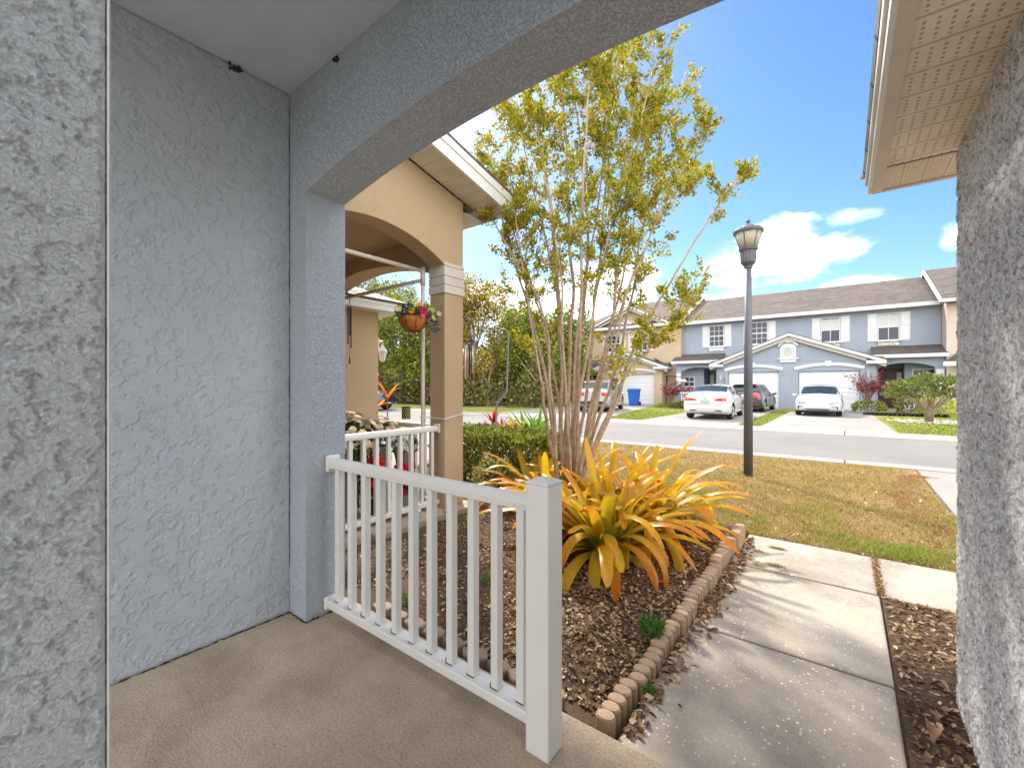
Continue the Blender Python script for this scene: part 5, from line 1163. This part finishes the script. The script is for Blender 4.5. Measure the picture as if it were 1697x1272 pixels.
m.build('trunk', br_m, tp, smooth=True)
m = MB()
for _ in range(420):
    a = rg.uniform(0, 6.283); r_ = .35 + .75 * rg.random(); s = rg.uniform(.025, .06); p_ = (tq.x + r_ * 1.15 * math.cos(a), tq.y + r_ * math.sin(a), -.1)
    m.lathe([(s, 0), (s * .9, s * .5), (s * .3, s * .8)], p_, 5)
tag(m.build('white_stones', plain('white_stone', (.62, .6, .56), .8, var=.2)), 'ring of white pebbles round the foot of the umbrella shaped tree', 'pebbles', kind='stuff')
leafbush('shrub', 'low yellow green bush behind the umbrella shaped tree', 'shrub', tuple(atY(1551, 690, 27.0)), .62, 900, .12, leafmat('lime_leaf', [(0, (.2, .26, .02)), (1, (.6, .6, .04))], .5, .4), 6)
leafbush('shrub', 'low dark green bush left of the umbrella shaped tree trunk', 'shrub', tuple(atY(1511, 689, 27.6)), .6, 900, .12, leafmat('dk_leaf', [(0, (.06, .08, .02)), (1, (.28, .26, .06))], .5, .3), 6)
leafbush('shrub', 'strip of low green plants at the foot of the red leaved shrub', 'shrub', tuple(atY(1440, 682, 28.6)), .7, 700, .12, hedge_l, 6, flat=.45)
leafbush('shrub', 'low dark green bush in front of the white porch railing', 'shrub', tuple(atY(1140, 682, 27.6)), .9, 1400, .12, leafmat('olive_leaf', [(0, (.06, .08, .02)), (1, (.24, .25, .07))], .5, .3), 8, flat=.4)
leafbush('shrub', 'low scrubby bush under the tan townhouse corner', 'shrub', tuple(atY(1108, 683, 28.4)), .9, 1200, .12, hedge_l, 8, flat=.38)
for i in range(19):
    p_ = atY(1435 + i * 7.4, 690, 26.6)
    m = MB(); m.prism([(p_.x + .13 * math.cos(t_) * (1 if math.sin(t_) > 0 else 1), -.1 + .17 * max(0, math.sin(t_))) for t_ in [math.pi * k / 8 for k in range(9)]], 'y', 26.57, 26.64)
    tag(m.build('border_stone', plain('dk_border', (.05, .035, .03), .9) if i == 0 else bpy.data.materials['dk_border']), ORD[i] + ' dark scalloped border stone from the driveway, below the maroon door', 'border stone', 'dark border stones across the road')
# small porch railings and bench across the road
def farrail(label, x0, x1, y):
    r = thing('porch_railing', label, 'railing', (x0, y, 0)); part('top_rail', trim_w, r, lambda m: m.box(x0, y - .03, .85, x1, y + .03, .92)); part('bottom_rail', trim_w, r, lambda m: m.box(x0, y - .03, .06, x1, y + .03, .12))
    n = int((x1 - x0) / .17)
    for k in range(n + 1): x = x0 + (x1 - x0) * k / n; part('baluster', trim_w, r, lambda m: m.box(x - .025, y - .02, .12, x + .025, y + .02, .85))
    part('post', trim_w, r, lambda m: m.box(x1 - .06, y - .06, 0, x1 + .06, y + .06, 1.02))
farrail('small white railing of the left porch of the blue townhouse', atY(1133, 640, 31.1).x, atY(1159, 640, 31.1).x, 31.1); farrail('small white railing behind the umbrella shaped tree', 2.55, 4.0, 31.1)
q = atY(1140, 690, 29.4); q.z = -.1
pt = thing('plant_stand', 'white tiered plant stand with small plants in front of the left porch', 'plant stand', q)
part('shelf', trim_w, pt, lambda m: m.box(q.x - .45, q.y - .2, .78, q.x + .45, q.y + .2, .84)); part('shelf', trim_w, pt, lambda m: m.box(q.x - .3, q.y - .35, .42, q.x + .6, q.y - .02, .47))
for dx in (-.38, .38): part('leg', trim_w, pt, lambda m: m.box(q.x + dx - .04, q.y - .03, -.1, q.x + dx + .04, q.y + .03, .78))
m = MB(); leaf_quads(m, [q + Vector((rg.uniform(-.35, .35), rg.uniform(-.1, .1), .98 + rg.uniform(0, .28))) for _ in range(160)], .14, rg); m.build('plants', redbush, pt)
fx = atY(1131, 624, 31.3)
sg = thing('hanging_sign', 'small white blank panel hanging at the left porch of the blue townhouse', 'panel', (fx.x, 31.0, 1.7)); part('panel', trim_w, sg, lambda m: m.box(fx.x - .22, 31.1, 1.55, fx.x + .3, 31.13, 1.72)); part('cord', trim_w, sg, lambda m: (m.tube([(fx.x - .15, 31.11, 1.72), (fx.x - .15, 31.11, 2.5)], .006, 4), m.tube([(fx.x + .2, 31.11, 1.72), (fx.x + .2, 31.11, 2.5)], .006, 4)))
# blue wheelie bin
q = atY(1051, 672, 29.0); q.z = -.092
wb_ = thing('wheelie_bin', 'blue wheeled rubbish bin beside the silver car on the tan townhouse driveway', 'bin', q); bl = plain('blue_plastic', (.01, .10, .42), .4)
part('bin_body', bl, wb_, lambda m: m.add([(q.x - .26, q.y - .3, -.06), (q.x + .26, q.y - .3, -.06), (q.x + .26, q.y + .22, -.06), (q.x - .26, q.y + .22, -.06), (q.x - .33, q.y - .38, .95), (q.x + .33, q.y - .38, .95), (q.x + .33, q.y + .34, .95), (q.x - .33, q.y + .34, .95)], [(3, 2, 1, 0), (0, 1, 5, 4), (1, 2, 6, 5), (2, 3, 7, 6), (3, 0, 4, 7), (4, 5, 6, 7)]), bevel=.03)
part('lid', bl, wb_, lambda m: m.prism([(q.y - .43, .955), (q.y + .37, .955), (q.y + .37, 1.03), (q.y - .2, 1.08), (q.y - .43, 1.0)], 'x', q.x - .37, q.x + .37), bevel=.02)
part('rim_band', bl, wb_, lambda m: m.box(q.x - .36, q.y - .41, .86, q.x + .36, q.y - .33, .93), bevel=.01)
for dx in (-.31, .31): part('wheel', M['rubber'], wb_, lambda m: m.tube([(q.x + dx - .04, q.y + .26, .04), (q.x + dx + .04, q.y + .26, .04)], .13, 14))
# ================================================================ cars
def catmull(keys, y):
    ys = [k[0] for k in keys]
    if y <= ys[0]: return keys[0][1:]
    if y >= ys[-1]: return keys[-1][1:]
    i = max(j for j in range(len(ys) - 1) if ys[j] <= y); t = (y - ys[i]) / (ys[i + 1] - ys[i])
    a, b = keys[i], keys[i + 1]; t = t * t * (3 - 2 * t) * .35 + t * .65
    return [p + (q - p) * t for p, q in zip(a[1:], b[1:])]
# station: y, zb, w1,z1, w2,z2, w3,z3, w4,z4, z5
SEDAN = [(-2.27, .50, .60, .46, .70, .62, .62, .86, .45, .95, .97), (-2.21, .30, .79, .32, .86, .60, .78, .93, .58, 1.03, 1.06), (-1.95, .22, .85, .24, .90, .62, .82, .97, .62, 1.09, 1.12), (-1.62, .20, .86, .22, .905, .62, .84, .98, .66, 1.13, 1.16),
         (-.85, .20, .86, .22, .91, .62, .85, .97, .61, 1.37, 1.42), (0, .20, .86, .22, .91, .62, .85, .95, .60, 1.42, 1.465), (.35, .20, .86, .22, .91, .62, .85, .94, .60, 1.38, 1.43), (1.22, .20, .86, .22, .90, .62, .84, .92, .68, .98, 1.02), (1.8, .22, .84, .24, .88, .60, .80, .85, .55, .91, .93), (2.15, .26, .76, .28, .80, .55, .70, .74, .5, .80, .82), (2.27, .40, .55, .38, .62, .52, .55, .62, .4, .66, .67)]
HATCH = [(-2.15, .50, .60, .46, .74, .66, .66, .88, .5, .96, .98), (-2.09, .32, .80, .34, .87, .64, .80, .97, .62, 1.04, 1.05), (-1.95, .22, .85, .24, .90, .66, .83, 1.0, .66, 1.08, 1.10), (-1.55, .20, .86, .22, .905, .66, .84, 1.0, .61, 1.40, 1.44),
         (-.6, .20, .86, .22, .91, .66, .85, .98, .61, 1.46, 1.50), (0, .20, .86, .22, .91, .64, .85, .96, .60, 1.45, 1.49), (.35, .20, .86, .22, .91, .64, .85, .95, .60, 1.40, 1.45), (1.15, .20, .86, .22, .90, .62, .84, .93, .68, 1.0, 1.04), (1.75, .22, .84, .24, .88, .60, .80, .88, .55, .94, .96), (2.05, .26, .76, .28, .80, .55, .70, .76, .5, .82, .84), (2.15, .40, .55, .38, .62, .52, .55, .64, .4, .68, .69)]
SUV = [(y * 1.04, zb * 1.3, w1, z1 * 1.2, w2, z2 * 1.12, w3, z3 * 1.09, w4 * 1.04, z4 * 1.13, z5 * 1.13) for (y, zb, w1, z1, w2, z2, w3, z3, w4, z4, z5) in HATCH]
ELEC = [(y * 1.03, zb, w1 * 1.01, z1, w2 * 1.01, z2, w3 * 1.0, z3 * .97, w4 * 1.03, z4 * .985, z5 * .985) for (y, zb, w1, z1, w2, z2, w3, z3, w4, z4, z5) in SEDAN]
def paint(name, c, rough=.25, metal=.0):
    return plain(name, c, rough, metal, var=.02, vs=2, coat=1)
tail_red = plain('tail_lens', (.42, .015, .01), .2, coat=1); clear = plain('clear_lens', (.30, .31, .33), .12, coat=1); plate_m = plain('plate', (.35, .37, .36), .5); blackp = plain('black_plastic', (.02, .02, .022), .5)
def car(name, label, keys, loc, rz, pm, roofdark=False, rear=True, kind='sedan'):
    t = thing(name, label, 'car', loc, rz)
    ny = 90; y0, y1 = keys[0][0], keys[-1][0]; segs = [(0, 1, 3), (1, 2, 5), (2, 3, 5), (3, 4, 9), (4, 5, 6)]
    ts = []
    for a, b, n in segs:
        for k in range(n): ts.append(a + (b - a) * k / n)
    ts.append(5)
    def P(y, tt):
        k = catmull(keys, y); pts = [(0, k[0]), (k[1], k[2]), (k[3], k[4]), (k[5], k[6]), (k[7], k[8]), (0, k[9])]
        i = min(int(tt), 4); f = tt - i; p0, p1, p2, p3 = pts[max(i - 1, 0)], pts[i], pts[i + 1], pts[min(i + 2, 5)]
        if i == 3: bl_ = .12
        elif i == 4: bl_ = .35
        else: bl_ = .5
        cr = lambda a, b, c, d: .5 * ((2 * b) + (c - a) * f + (2 * a - 5 * b + 4 * c - d) * f * f + (3 * b - a - 3 * c + d) * f ** 3)
        lin = lambda b, c: b + (c - b) * f
        x = lin(p1[0], p2[0]) * (1 - bl_) + cr(p0[0], p1[0], p2[0], p3[0]) * bl_; z = lin(p1[1], p2[1]) * (1 - bl_) + cr(p0[1], p1[1], p2[1], p3[1]) * bl_
        return x, z
    rows = []
    yy = [y0 + (y1 - y0) * (.5 - .5 * math.cos(math.pi * i / ny)) * .35 + (y1 - y0) * i / ny * .65 for i in range(ny + 1)]
    for y in yy:
        half = [P(y, q) for q in ts]; rows.append([(x, y, z) for x, z in half] + [(-x, y, z) for x, z in half[-2:0:-1]])
    n = len(rows[0]); allv = [v for r_ in rows for v in r_]; tt2 = ts + ts[-2:0:-1]
    wy = (keys[0][0] * .60, keys[-1][0] * .62); WR = .33 if kind != 'suv' else .37
    yr0, yr1 = keys[3][0] + .05, keys[4][0] - .06                      # rear glass band
    if kind in ('hatch', 'suv'): yr0, yr1 = keys[2][0] + .02, keys[3][0] - .04
    yw0, yw1 = keys[6][0] + .06, keys[7][0] - .05
    ys0, ys1 = (keys[4][0] - .22, keys[6][0] + .42) if kind == 'sedan' else (keys[3][0] + .2, keys[6][0] + .42)
    groups = {'body': [], 'windscreen': [], 'rear_window': [], 'side_window': [], 'roof_panel': []}
    full = []
    for i in range(ny):
        yc = (yy[i] + yy[i + 1]) / 2
        for k in range(n):
            k2 = (k + 1) % n; f = (i * n + k, i * n + k2, (i + 1) * n + k2, (i + 1) * n + k); full.append(f)
            tm_ = (tt2[k] + tt2[k2]) / 2; zc = sum(allv[q][2] for q in f) / 4
            if tm_ < 2.8 and any((yc - w_) ** 2 + (zc - WR) ** 2 < (WR + .055) ** 2 for w_ in wy) and tm_ > .8: continue
            g = 'body'
            if tm_ > 4.02 or (3.86 < tm_ and (yw0 < yc < yw1 or yr0 < yc < yr1)):
                if yw0 < yc < yw1: g = 'windscreen'
                elif yr0 < yc < yr1: g = 'rear_window'
                elif yr1 + .06 < yc < yw0 - .03 and roofdark: g = 'roof_panel'
            if 3.16 < tm_ < 3.84 and ys0 < yc < ys1 and not (abs(yc + .12) < .05):
                zt = P(yc, 4)[1]; zb_ = P(yc, 3)[1]
                if zt - zb_ > .2: g = 'side_window#%d%d' % (k < n // 2, yc > -.12)
            groups.setdefault(g, []).append(f)
    capf = [tuple(range(n)), tuple(ny * n + k for k in range(n))[::-1]]
    for g, fs in groups.items():
        if not fs: continue
        used = sorted({q for f in fs for q in f}); mp = {q: j for j, q in enumerate(used)}
        m = MB(); m.add([allv[q] for q in used], [tuple(mp[q] for q in f) for f in fs])
        if g == 'body':
            for cf in capf: m.add([allv[q] for q in cf], [tuple(range(len(cf)))])
        ob = m.build(g.split('#')[0], pm if g == 'body' else M['car_glass'], t, smooth=True, local=True)
        if g == 'body':
            for pq in ob.data.polygons[-2:]: pq.use_smooth = False
    bvh = BVHTree.FromPolygons([Vector(v) for v in allv], full + capf)
    sgn = -1 if rear else 1
    def patch(nm, mat, top, bot, x0, x1, nx=8, nz=4, off=.008, face=None, par=None):
        s = face if face is not None else sgn; m = MB(); g = []
        for j in range(nz + 1):
            for i in range(nx + 1):
                f = i / nx; x = x0 + (x1 - x0) * f; z = bot(f) + (top(f) - bot(f)) * j / nz
                h = bvh.ray_cast(Vector((x, s * 4, z)), Vector((0, -s, 0)))
                y = h[0].y if h[0] else (g[-1][1] if g else s * 2)
                g.append((x, y + s * off, z))
        q = len(g); back = [(x, y - s * .03, z) for x, y, z in g]
        m.add(g + back, [(j * (nx + 1) + i, j * (nx + 1) + i + 1, (j + 1) * (nx + 1) + i + 1, (j + 1) * (nx + 1) + i) for j in range(nz) for i in range(nx)] +
              [(i + q, i, i + 1, i + 1 + q) for i in range(nx)] + [(nz * (nx + 1) + i, nz * (nx + 1) + i + q, nz * (nx + 1) + i + 1 + q, nz * (nx + 1) + i + 1) for i in range(nx)] )
        return m.build(nm, mat, par or t, smooth=False, local=True)
    C = lambda v: (lambda f: v)
    L = lambda a, b: (lambda f: a + (b - a) * f)
    if kind == 'sedan' and rear:
        for s in (-1, 1):
            patch('tail_light', tail_red, L(.84, .93), L(.80, .76), s * .34, s * .80, 12, 4)
            patch('reflector', blackp, C(.40), L(.37, .35), s * .35, s * .6, 6, 1)
        patch('number_plate', plate_m, C(.80), C(.68), -.17, .17, 4, 2, .014); patch('boot_line', blackp, C(.645), C(.635), -.75, .75, 12, 1, .004)
        part('antenna', blackp, t, lambda m: m.tube([(0, -.95, 1.41), (0, -1.02, 1.50)], [.014, .006], 6), local=True)
        patch('badge', M['rim'], C(.895), C(.85), -.045, .045, 3, 2, .01)
    if kind == 'hatch':
        for s in (-1, 1):
            patch('tail_light', tail_red, L(.98, 1.06), L(.80, .72), s * .46, s * .82, 10, 5); patch('reflector', tail_red, C(.44), C(.38), s * .5, s * .74, 5, 1)
        patch('number_plate', plate_m, C(.80), C(.68), -.17, .17, 4, 2, .014); patch('bumper_insert', blackp, C(.50), C(.34), -.6, .6, 10, 2)
        part('roof_spoiler', pm, t, lambda m: m.box(-.55, keys[3][0] - .2, keys[3][10] - .02, .55, keys[3][0] + .02, keys[3][10] + .02), local=True, bevel=.015)
    if kind == 'suv':
        for s in (-1, 1): patch('tail_light', tail_red, L(1.02, 1.08), L(.86, .82), s * .46, s * .84, 10, 4)
        patch('number_plate', plate_m, C(.90), C(.77), -.17, .17, 4, 2, .014); patch('bumper_insert', blackp, C(.56), C(.34), -.7, .7, 10, 2)
    if not rear:
        for s in (-1, 1):
            patch('headlight', clear, L(.60, .76), L(.58, .61), s * .42, s * .79, 10, 4, .006)
            patch('headlight_edge', blackp, L(.585, .625), L(.572, .60), s * .44, s * .77, 10, 1, .01); patch('side_vent', blackp, L(.455, .46), L(.43, .43), s * .50, s * .76, 8, 2, .01); patch('side_vent', blackp, C(.43), C(.32), s * .70, s * .745, 3, 3, .01)
            part('wiper', blackp, t, lambda m: m.tube([(s * .1, keys[7][0] - .06, 1.035), (s * .5, keys[7][0] - .3, 1.10)], .008, 4), local=True)
        patch('lower_grille', blackp, C(.33), C(.25), -.42, .42, 10, 2, .01); patch('bumper_crease', pm, C(.55), C(.545), -.4, .4, 8, 1, .014)
    # wheels, arches, underbody
    part('underbody', blackp, t, lambda m: (m.box(-.78, wy[0] - .42, .2, .78, wy[1] + .42, .45), [m.box(-.8, w_ - .45, .42, .8, w_ + .45, .76) for w_ in wy]), local=True)
    for w_ in wy:
        for s in (-1, 1):
            wh = MB(); xo = s * .885; xi = s * .66
            wh.tube([(xi, w_, WR), (xi + s * .02, w_, WR), (xo - s * .03, w_, WR), (xo - s * .002, w_, WR), (xo, w_, WR)], [WR * .9, WR, WR, WR * .95, WR * .68], 28); tyre = wh.build('wheel', M['rubber'], t, smooth=False, local=True)
            rm_ = MB(); rm_.tube([(xo - s * .03, w_, WR), (xo + s * .004, w_, WR)], [WR * .68, WR * .66], 24); rm_.tube([(xo, w_, WR), (xo + s * .02, w_, WR)], [.05, .04], 10)
            for k in range(7):
                a = 2 * math.pi * k / 7; rm_.tube([(xo + s * .008, w_ + .04 * math.cos(a), WR + .04 * math.sin(a)), (xo + s * .012, w_ + WR * .62 * math.cos(a), WR + WR * .62 * math.sin(a))], [.025, .02], 5)
            rm_.build('rim', M['rim'], tyre, local=True)
    for s in (-1, 1):
        part('side_mirror', pm, t, lambda m: m.lathe([(.001, -.06), (.07, -.045), (.085, 0), (.07, .05), (.001, .065)], (s * 1.0, keys[6][0] + .35, keys[6][6] + .08), 10, 0, 1.15, .8), local=True, smooth=True)
        part('mirror_arm', blackp, t, lambda m: m.tube([(s * .84, keys[6][0] + .38, keys[6][6] + .02), (s * .96, keys[6][0] + .36, keys[6][6] + .06)], .018, 6), local=True)
        hx = P(0, 2.75)[0]
        for yh in (.0, -.85): part('door_handle', pm, t, lambda m: m.box(s * (hx + .0), yh - .09, .80, s * (hx + .03), yh + .09, .825), local=True, bevel=.005)
        part('door_seam', blackp, t, lambda m: [m.tube([(s * (P(yd, q)[0] + .002), yd, P(yd, q)[1]) for q in (1.2, 1.6, 2, 2.4, 2.8, 3)], .004, 4) for yd in (.86, -.12, -.98)], local=True)
    return t
def gpos(pxl, pxr, py, g=-.095):
    return atG((pxl + pxr) / 2, py, g)
# white sedan (rear towards us): rear tyres touch at y~701
a = atG(1206, 700.5, -.092)
car('parked_car', 'white sedan seen from behind on the left driveway of the blue townhouse', SEDAN, (-4.62, 19.85 + 1.35, -.092), R(2), paint('pearl_white', (.60, .585, .56)), False, True, 'sedan')
car('parked_car', 'dark grey hatchback with red tail lights parked in front of the white sedan', HATCH, (-4.15, 27.6, -.092), R(-3), paint('dark_grey_paint', (.05, .055, .06), .3, .4), False, True, 'hatch')
car('parked_car', 'white electric car facing us on the right driveway of the blue townhouse', ELEC, (-.98, 26.3, -.092), R(180), paint('white_paint_car', (.62, .62, .62)), True, False, 'sedan')
car('parked_car', 'silver sport utility car behind the crape myrtle trunks on the tan townhouse driveway', SUV, (-10.95, 22.75, -.092), R(13), paint('silver_paint', (.42, .42, .42), .3, .5), False, True, 'suv')
q = atG(638, 680, -.13)
car('parked_car', 'dark blue car parked along the road, seen through the neighbour porch arch', SUV, (-22.9, 14.9, -.13), R(-72), paint('navy_paint', (.012, .016, .03), .25, .3), False, True, 'suv')
# ================================================================ woods across the road
rg = random.Random(77)
wl1 = leafmat('oak_leaf', [(0, (.04, .055, .01)), (.4, (.14, .17, .025)), (.75, (.30, .30, .04)), (1, (.48, .40, .08))], .5, .4)
wl2 = leafmat('golden_leaf', [(0, (.08, .06, .01)), (.4, (.27, .21, .03)), (.8, (.46, .34, .05)), (1, (.6, .48, .12))], .5, .4)
wl3 = leafmat('green_oak_leaf', [(0, (.05, .07, .01)), (.5, (.17, .21, .025)), (.85, (.34, .36, .05)), (1, (.52, .46, .08))], .5, .4)
def tree(label, x, y, h, r, mat, n=4200, z0=.28, size=.26, seed=0, open_=.0):
    rr = random.Random(seed); t = thing('tree', label, 'tree', (x, y, -.15), group=None)
    m = MB(); base = Vector((x, y, -.15)); bm_ = MB(); cl = []
    top = base + Vector((rr.uniform(-.4, .4), rr.uniform(-.3, .3), h * .62)); bm_.tube([base, base.lerp(top, .5) + Vector((rr.gauss(0, .15), 0, 0)), top], [.22, .15, .07], 8)
    for k in range(16):
        a = rr.uniform(0, 6.283); f = rr.uniform(z0, .95); q = Vector((x + r * rr.uniform(.35, .95) * math.cos(a) * (1.15 - .55 * f), y + r * rr.uniform(.35, .95) * math.sin(a) * (1.15 - .55 * f), h * f))
        s_ = base.lerp(top, min(1, f * .75)); bm_.tube([s_, s_.lerp(q, .5) + Vector((0, 0, .3)), q], [.07, .045, .015], 5); cl.append((q, r * rr.uniform(.28, .5)))
    cl.append((Vector((x, y, h * .88)), r * .4)); P_ = []; D_ = []
    for _ in range(n):
        c_, cr_ = rr.choice(cl); q = Vector((rr.gauss(0, 1), rr.gauss(0, 1), rr.gauss(0, .8)))
        q.normalize(); P_.append(c_ + q * cr_ * rr.uniform(.55, 1.08) ** (1)); D_.append(q + Vector((0, 0, .3)))
    leaf_quads(m, P_, size, rr, dirs=D_, aspect=.6); m.build('crown', mat, t); bm_.build('trunk', M['bark'], t, smooth=True); return t
T = [((790, 24.0), 9.4, 3.0, wl2, 'golden olive tree directly behind the crook pole, tallest of the roadside trees'), ((838, 26.5), 7.4, 2.6, wl2, 'tan yellow tree right of the tallest roadside tree'),
     ((884, 24.5), 6.4, 2.3, wl3, 'green tree glimpsed left of the crape myrtle trunks'), ((930, 27), 6.3, 2.6, wl1, 'yellow green tree seen between the crape myrtle trunks'),
     ((665, 22.5), 9.6, 3.0, wl3, 'bright green tree seen through the neighbour porch above the flower basket'), ((630, 24.5), 10.8, 3.2, wl3, 'green tree behind the roof of the tan garage next door'),
     ((715, 24.0), 8.2, 2.8, wl1, 'olive green tree mostly hidden by the tan pillar'), ((600, 23), 11.8, 3.2, wl1, 'dark green tree at the far left above the tan garage roof'), ((968, 35), 5.9, 2.6, wl3, 'green treetop beside the left end of the tan townhouse'),
     ((750, 29), 8.6, 3.0, wl1, 'tree in the second row behind the tan pillar'), ((860, 33), 7.4, 3.2, wl3, 'green tree in the second row behind the golden trees'), ((690, 29), 9.8, 3.4, wl2, 'golden tree in the second row seen through the neighbour porch')]
for i, ((px, Y), h, r, mt, lb) in enumerate(T):
    q = atY(px, 600, Y); tree(lb, q.x, Y, h, r, mt, 8200, .18 if Y < 28 else .3, .23, 100 + i)
# understory: bushes and bare stems under the trees, far wood mass
def massfn(m, n, xr, yr, zr, size, ztop):
    P_ = []
    for _ in range(n):
        x = rg.uniform(*xr); y = rg.uniform(*yr); zt = ztop(x, y); P_.append(Vector((x, y, -.12 + zt * rg.random() ** .8)))
    leaf_quads(m, P_, size, rg, aspect=.6)
under = leafmat('undergrowth_leaf', [(0, (.03, .035, .008)), (.4, (.09, .10, .018)), (.75, (.20, .18, .035)), (1, (.34, .25, .09))], .6, .3)
m = MB(); massfn(m, 17000, (-62, -14.5), (21.3, 26), (0, 1), .26, lambda x, y: 1.0 + .35 * (y - 21) + 1.2 * abs(mn.noise((x * .35, y * .3, 0))))
tag(m.build('undergrowth', under), 'dark tangled green undergrowth along the foot of the roadside trees', 'undergrowth', kind='stuff')
m = MB(); massfn(m, 26000, (-95, -17.5), (33, 44), (0, 1), .42, lambda x, y: 5.4 + 2.2 * mn.noise((x * .16, y * .16, 4)))
massfn(m, 9000, (-95, -60), (16, 33), (0, 1), .42, lambda x, y: 6.5 + 2.5 * mn.noise((x * .16, y * .16, 4)))
tag(m.build('woodland', wl1), 'solid mass of green woods in the distance at the left', 'woods', kind='stuff')
m = MB(); vn = MB()
for _ in range(150):
    x = rg.uniform(-45, -15); y = rg.uniform(22, 27); z = rg.uniform(1.0, 3.5); vn.tube([(x, y, -.1), (x + rg.gauss(0, .5), y + rg.gauss(0, .3), z * .5), (x + rg.gauss(0, 1), y + rg.gauss(0, .5), z)], [.05, .035, .015], 5)
tag(vn.build('bare_stems', plain('dry_stem', (.22, .17, .12), .9)), 'tangle of bare brown stems and vines under the roadside trees', 'stems', kind='stuff')
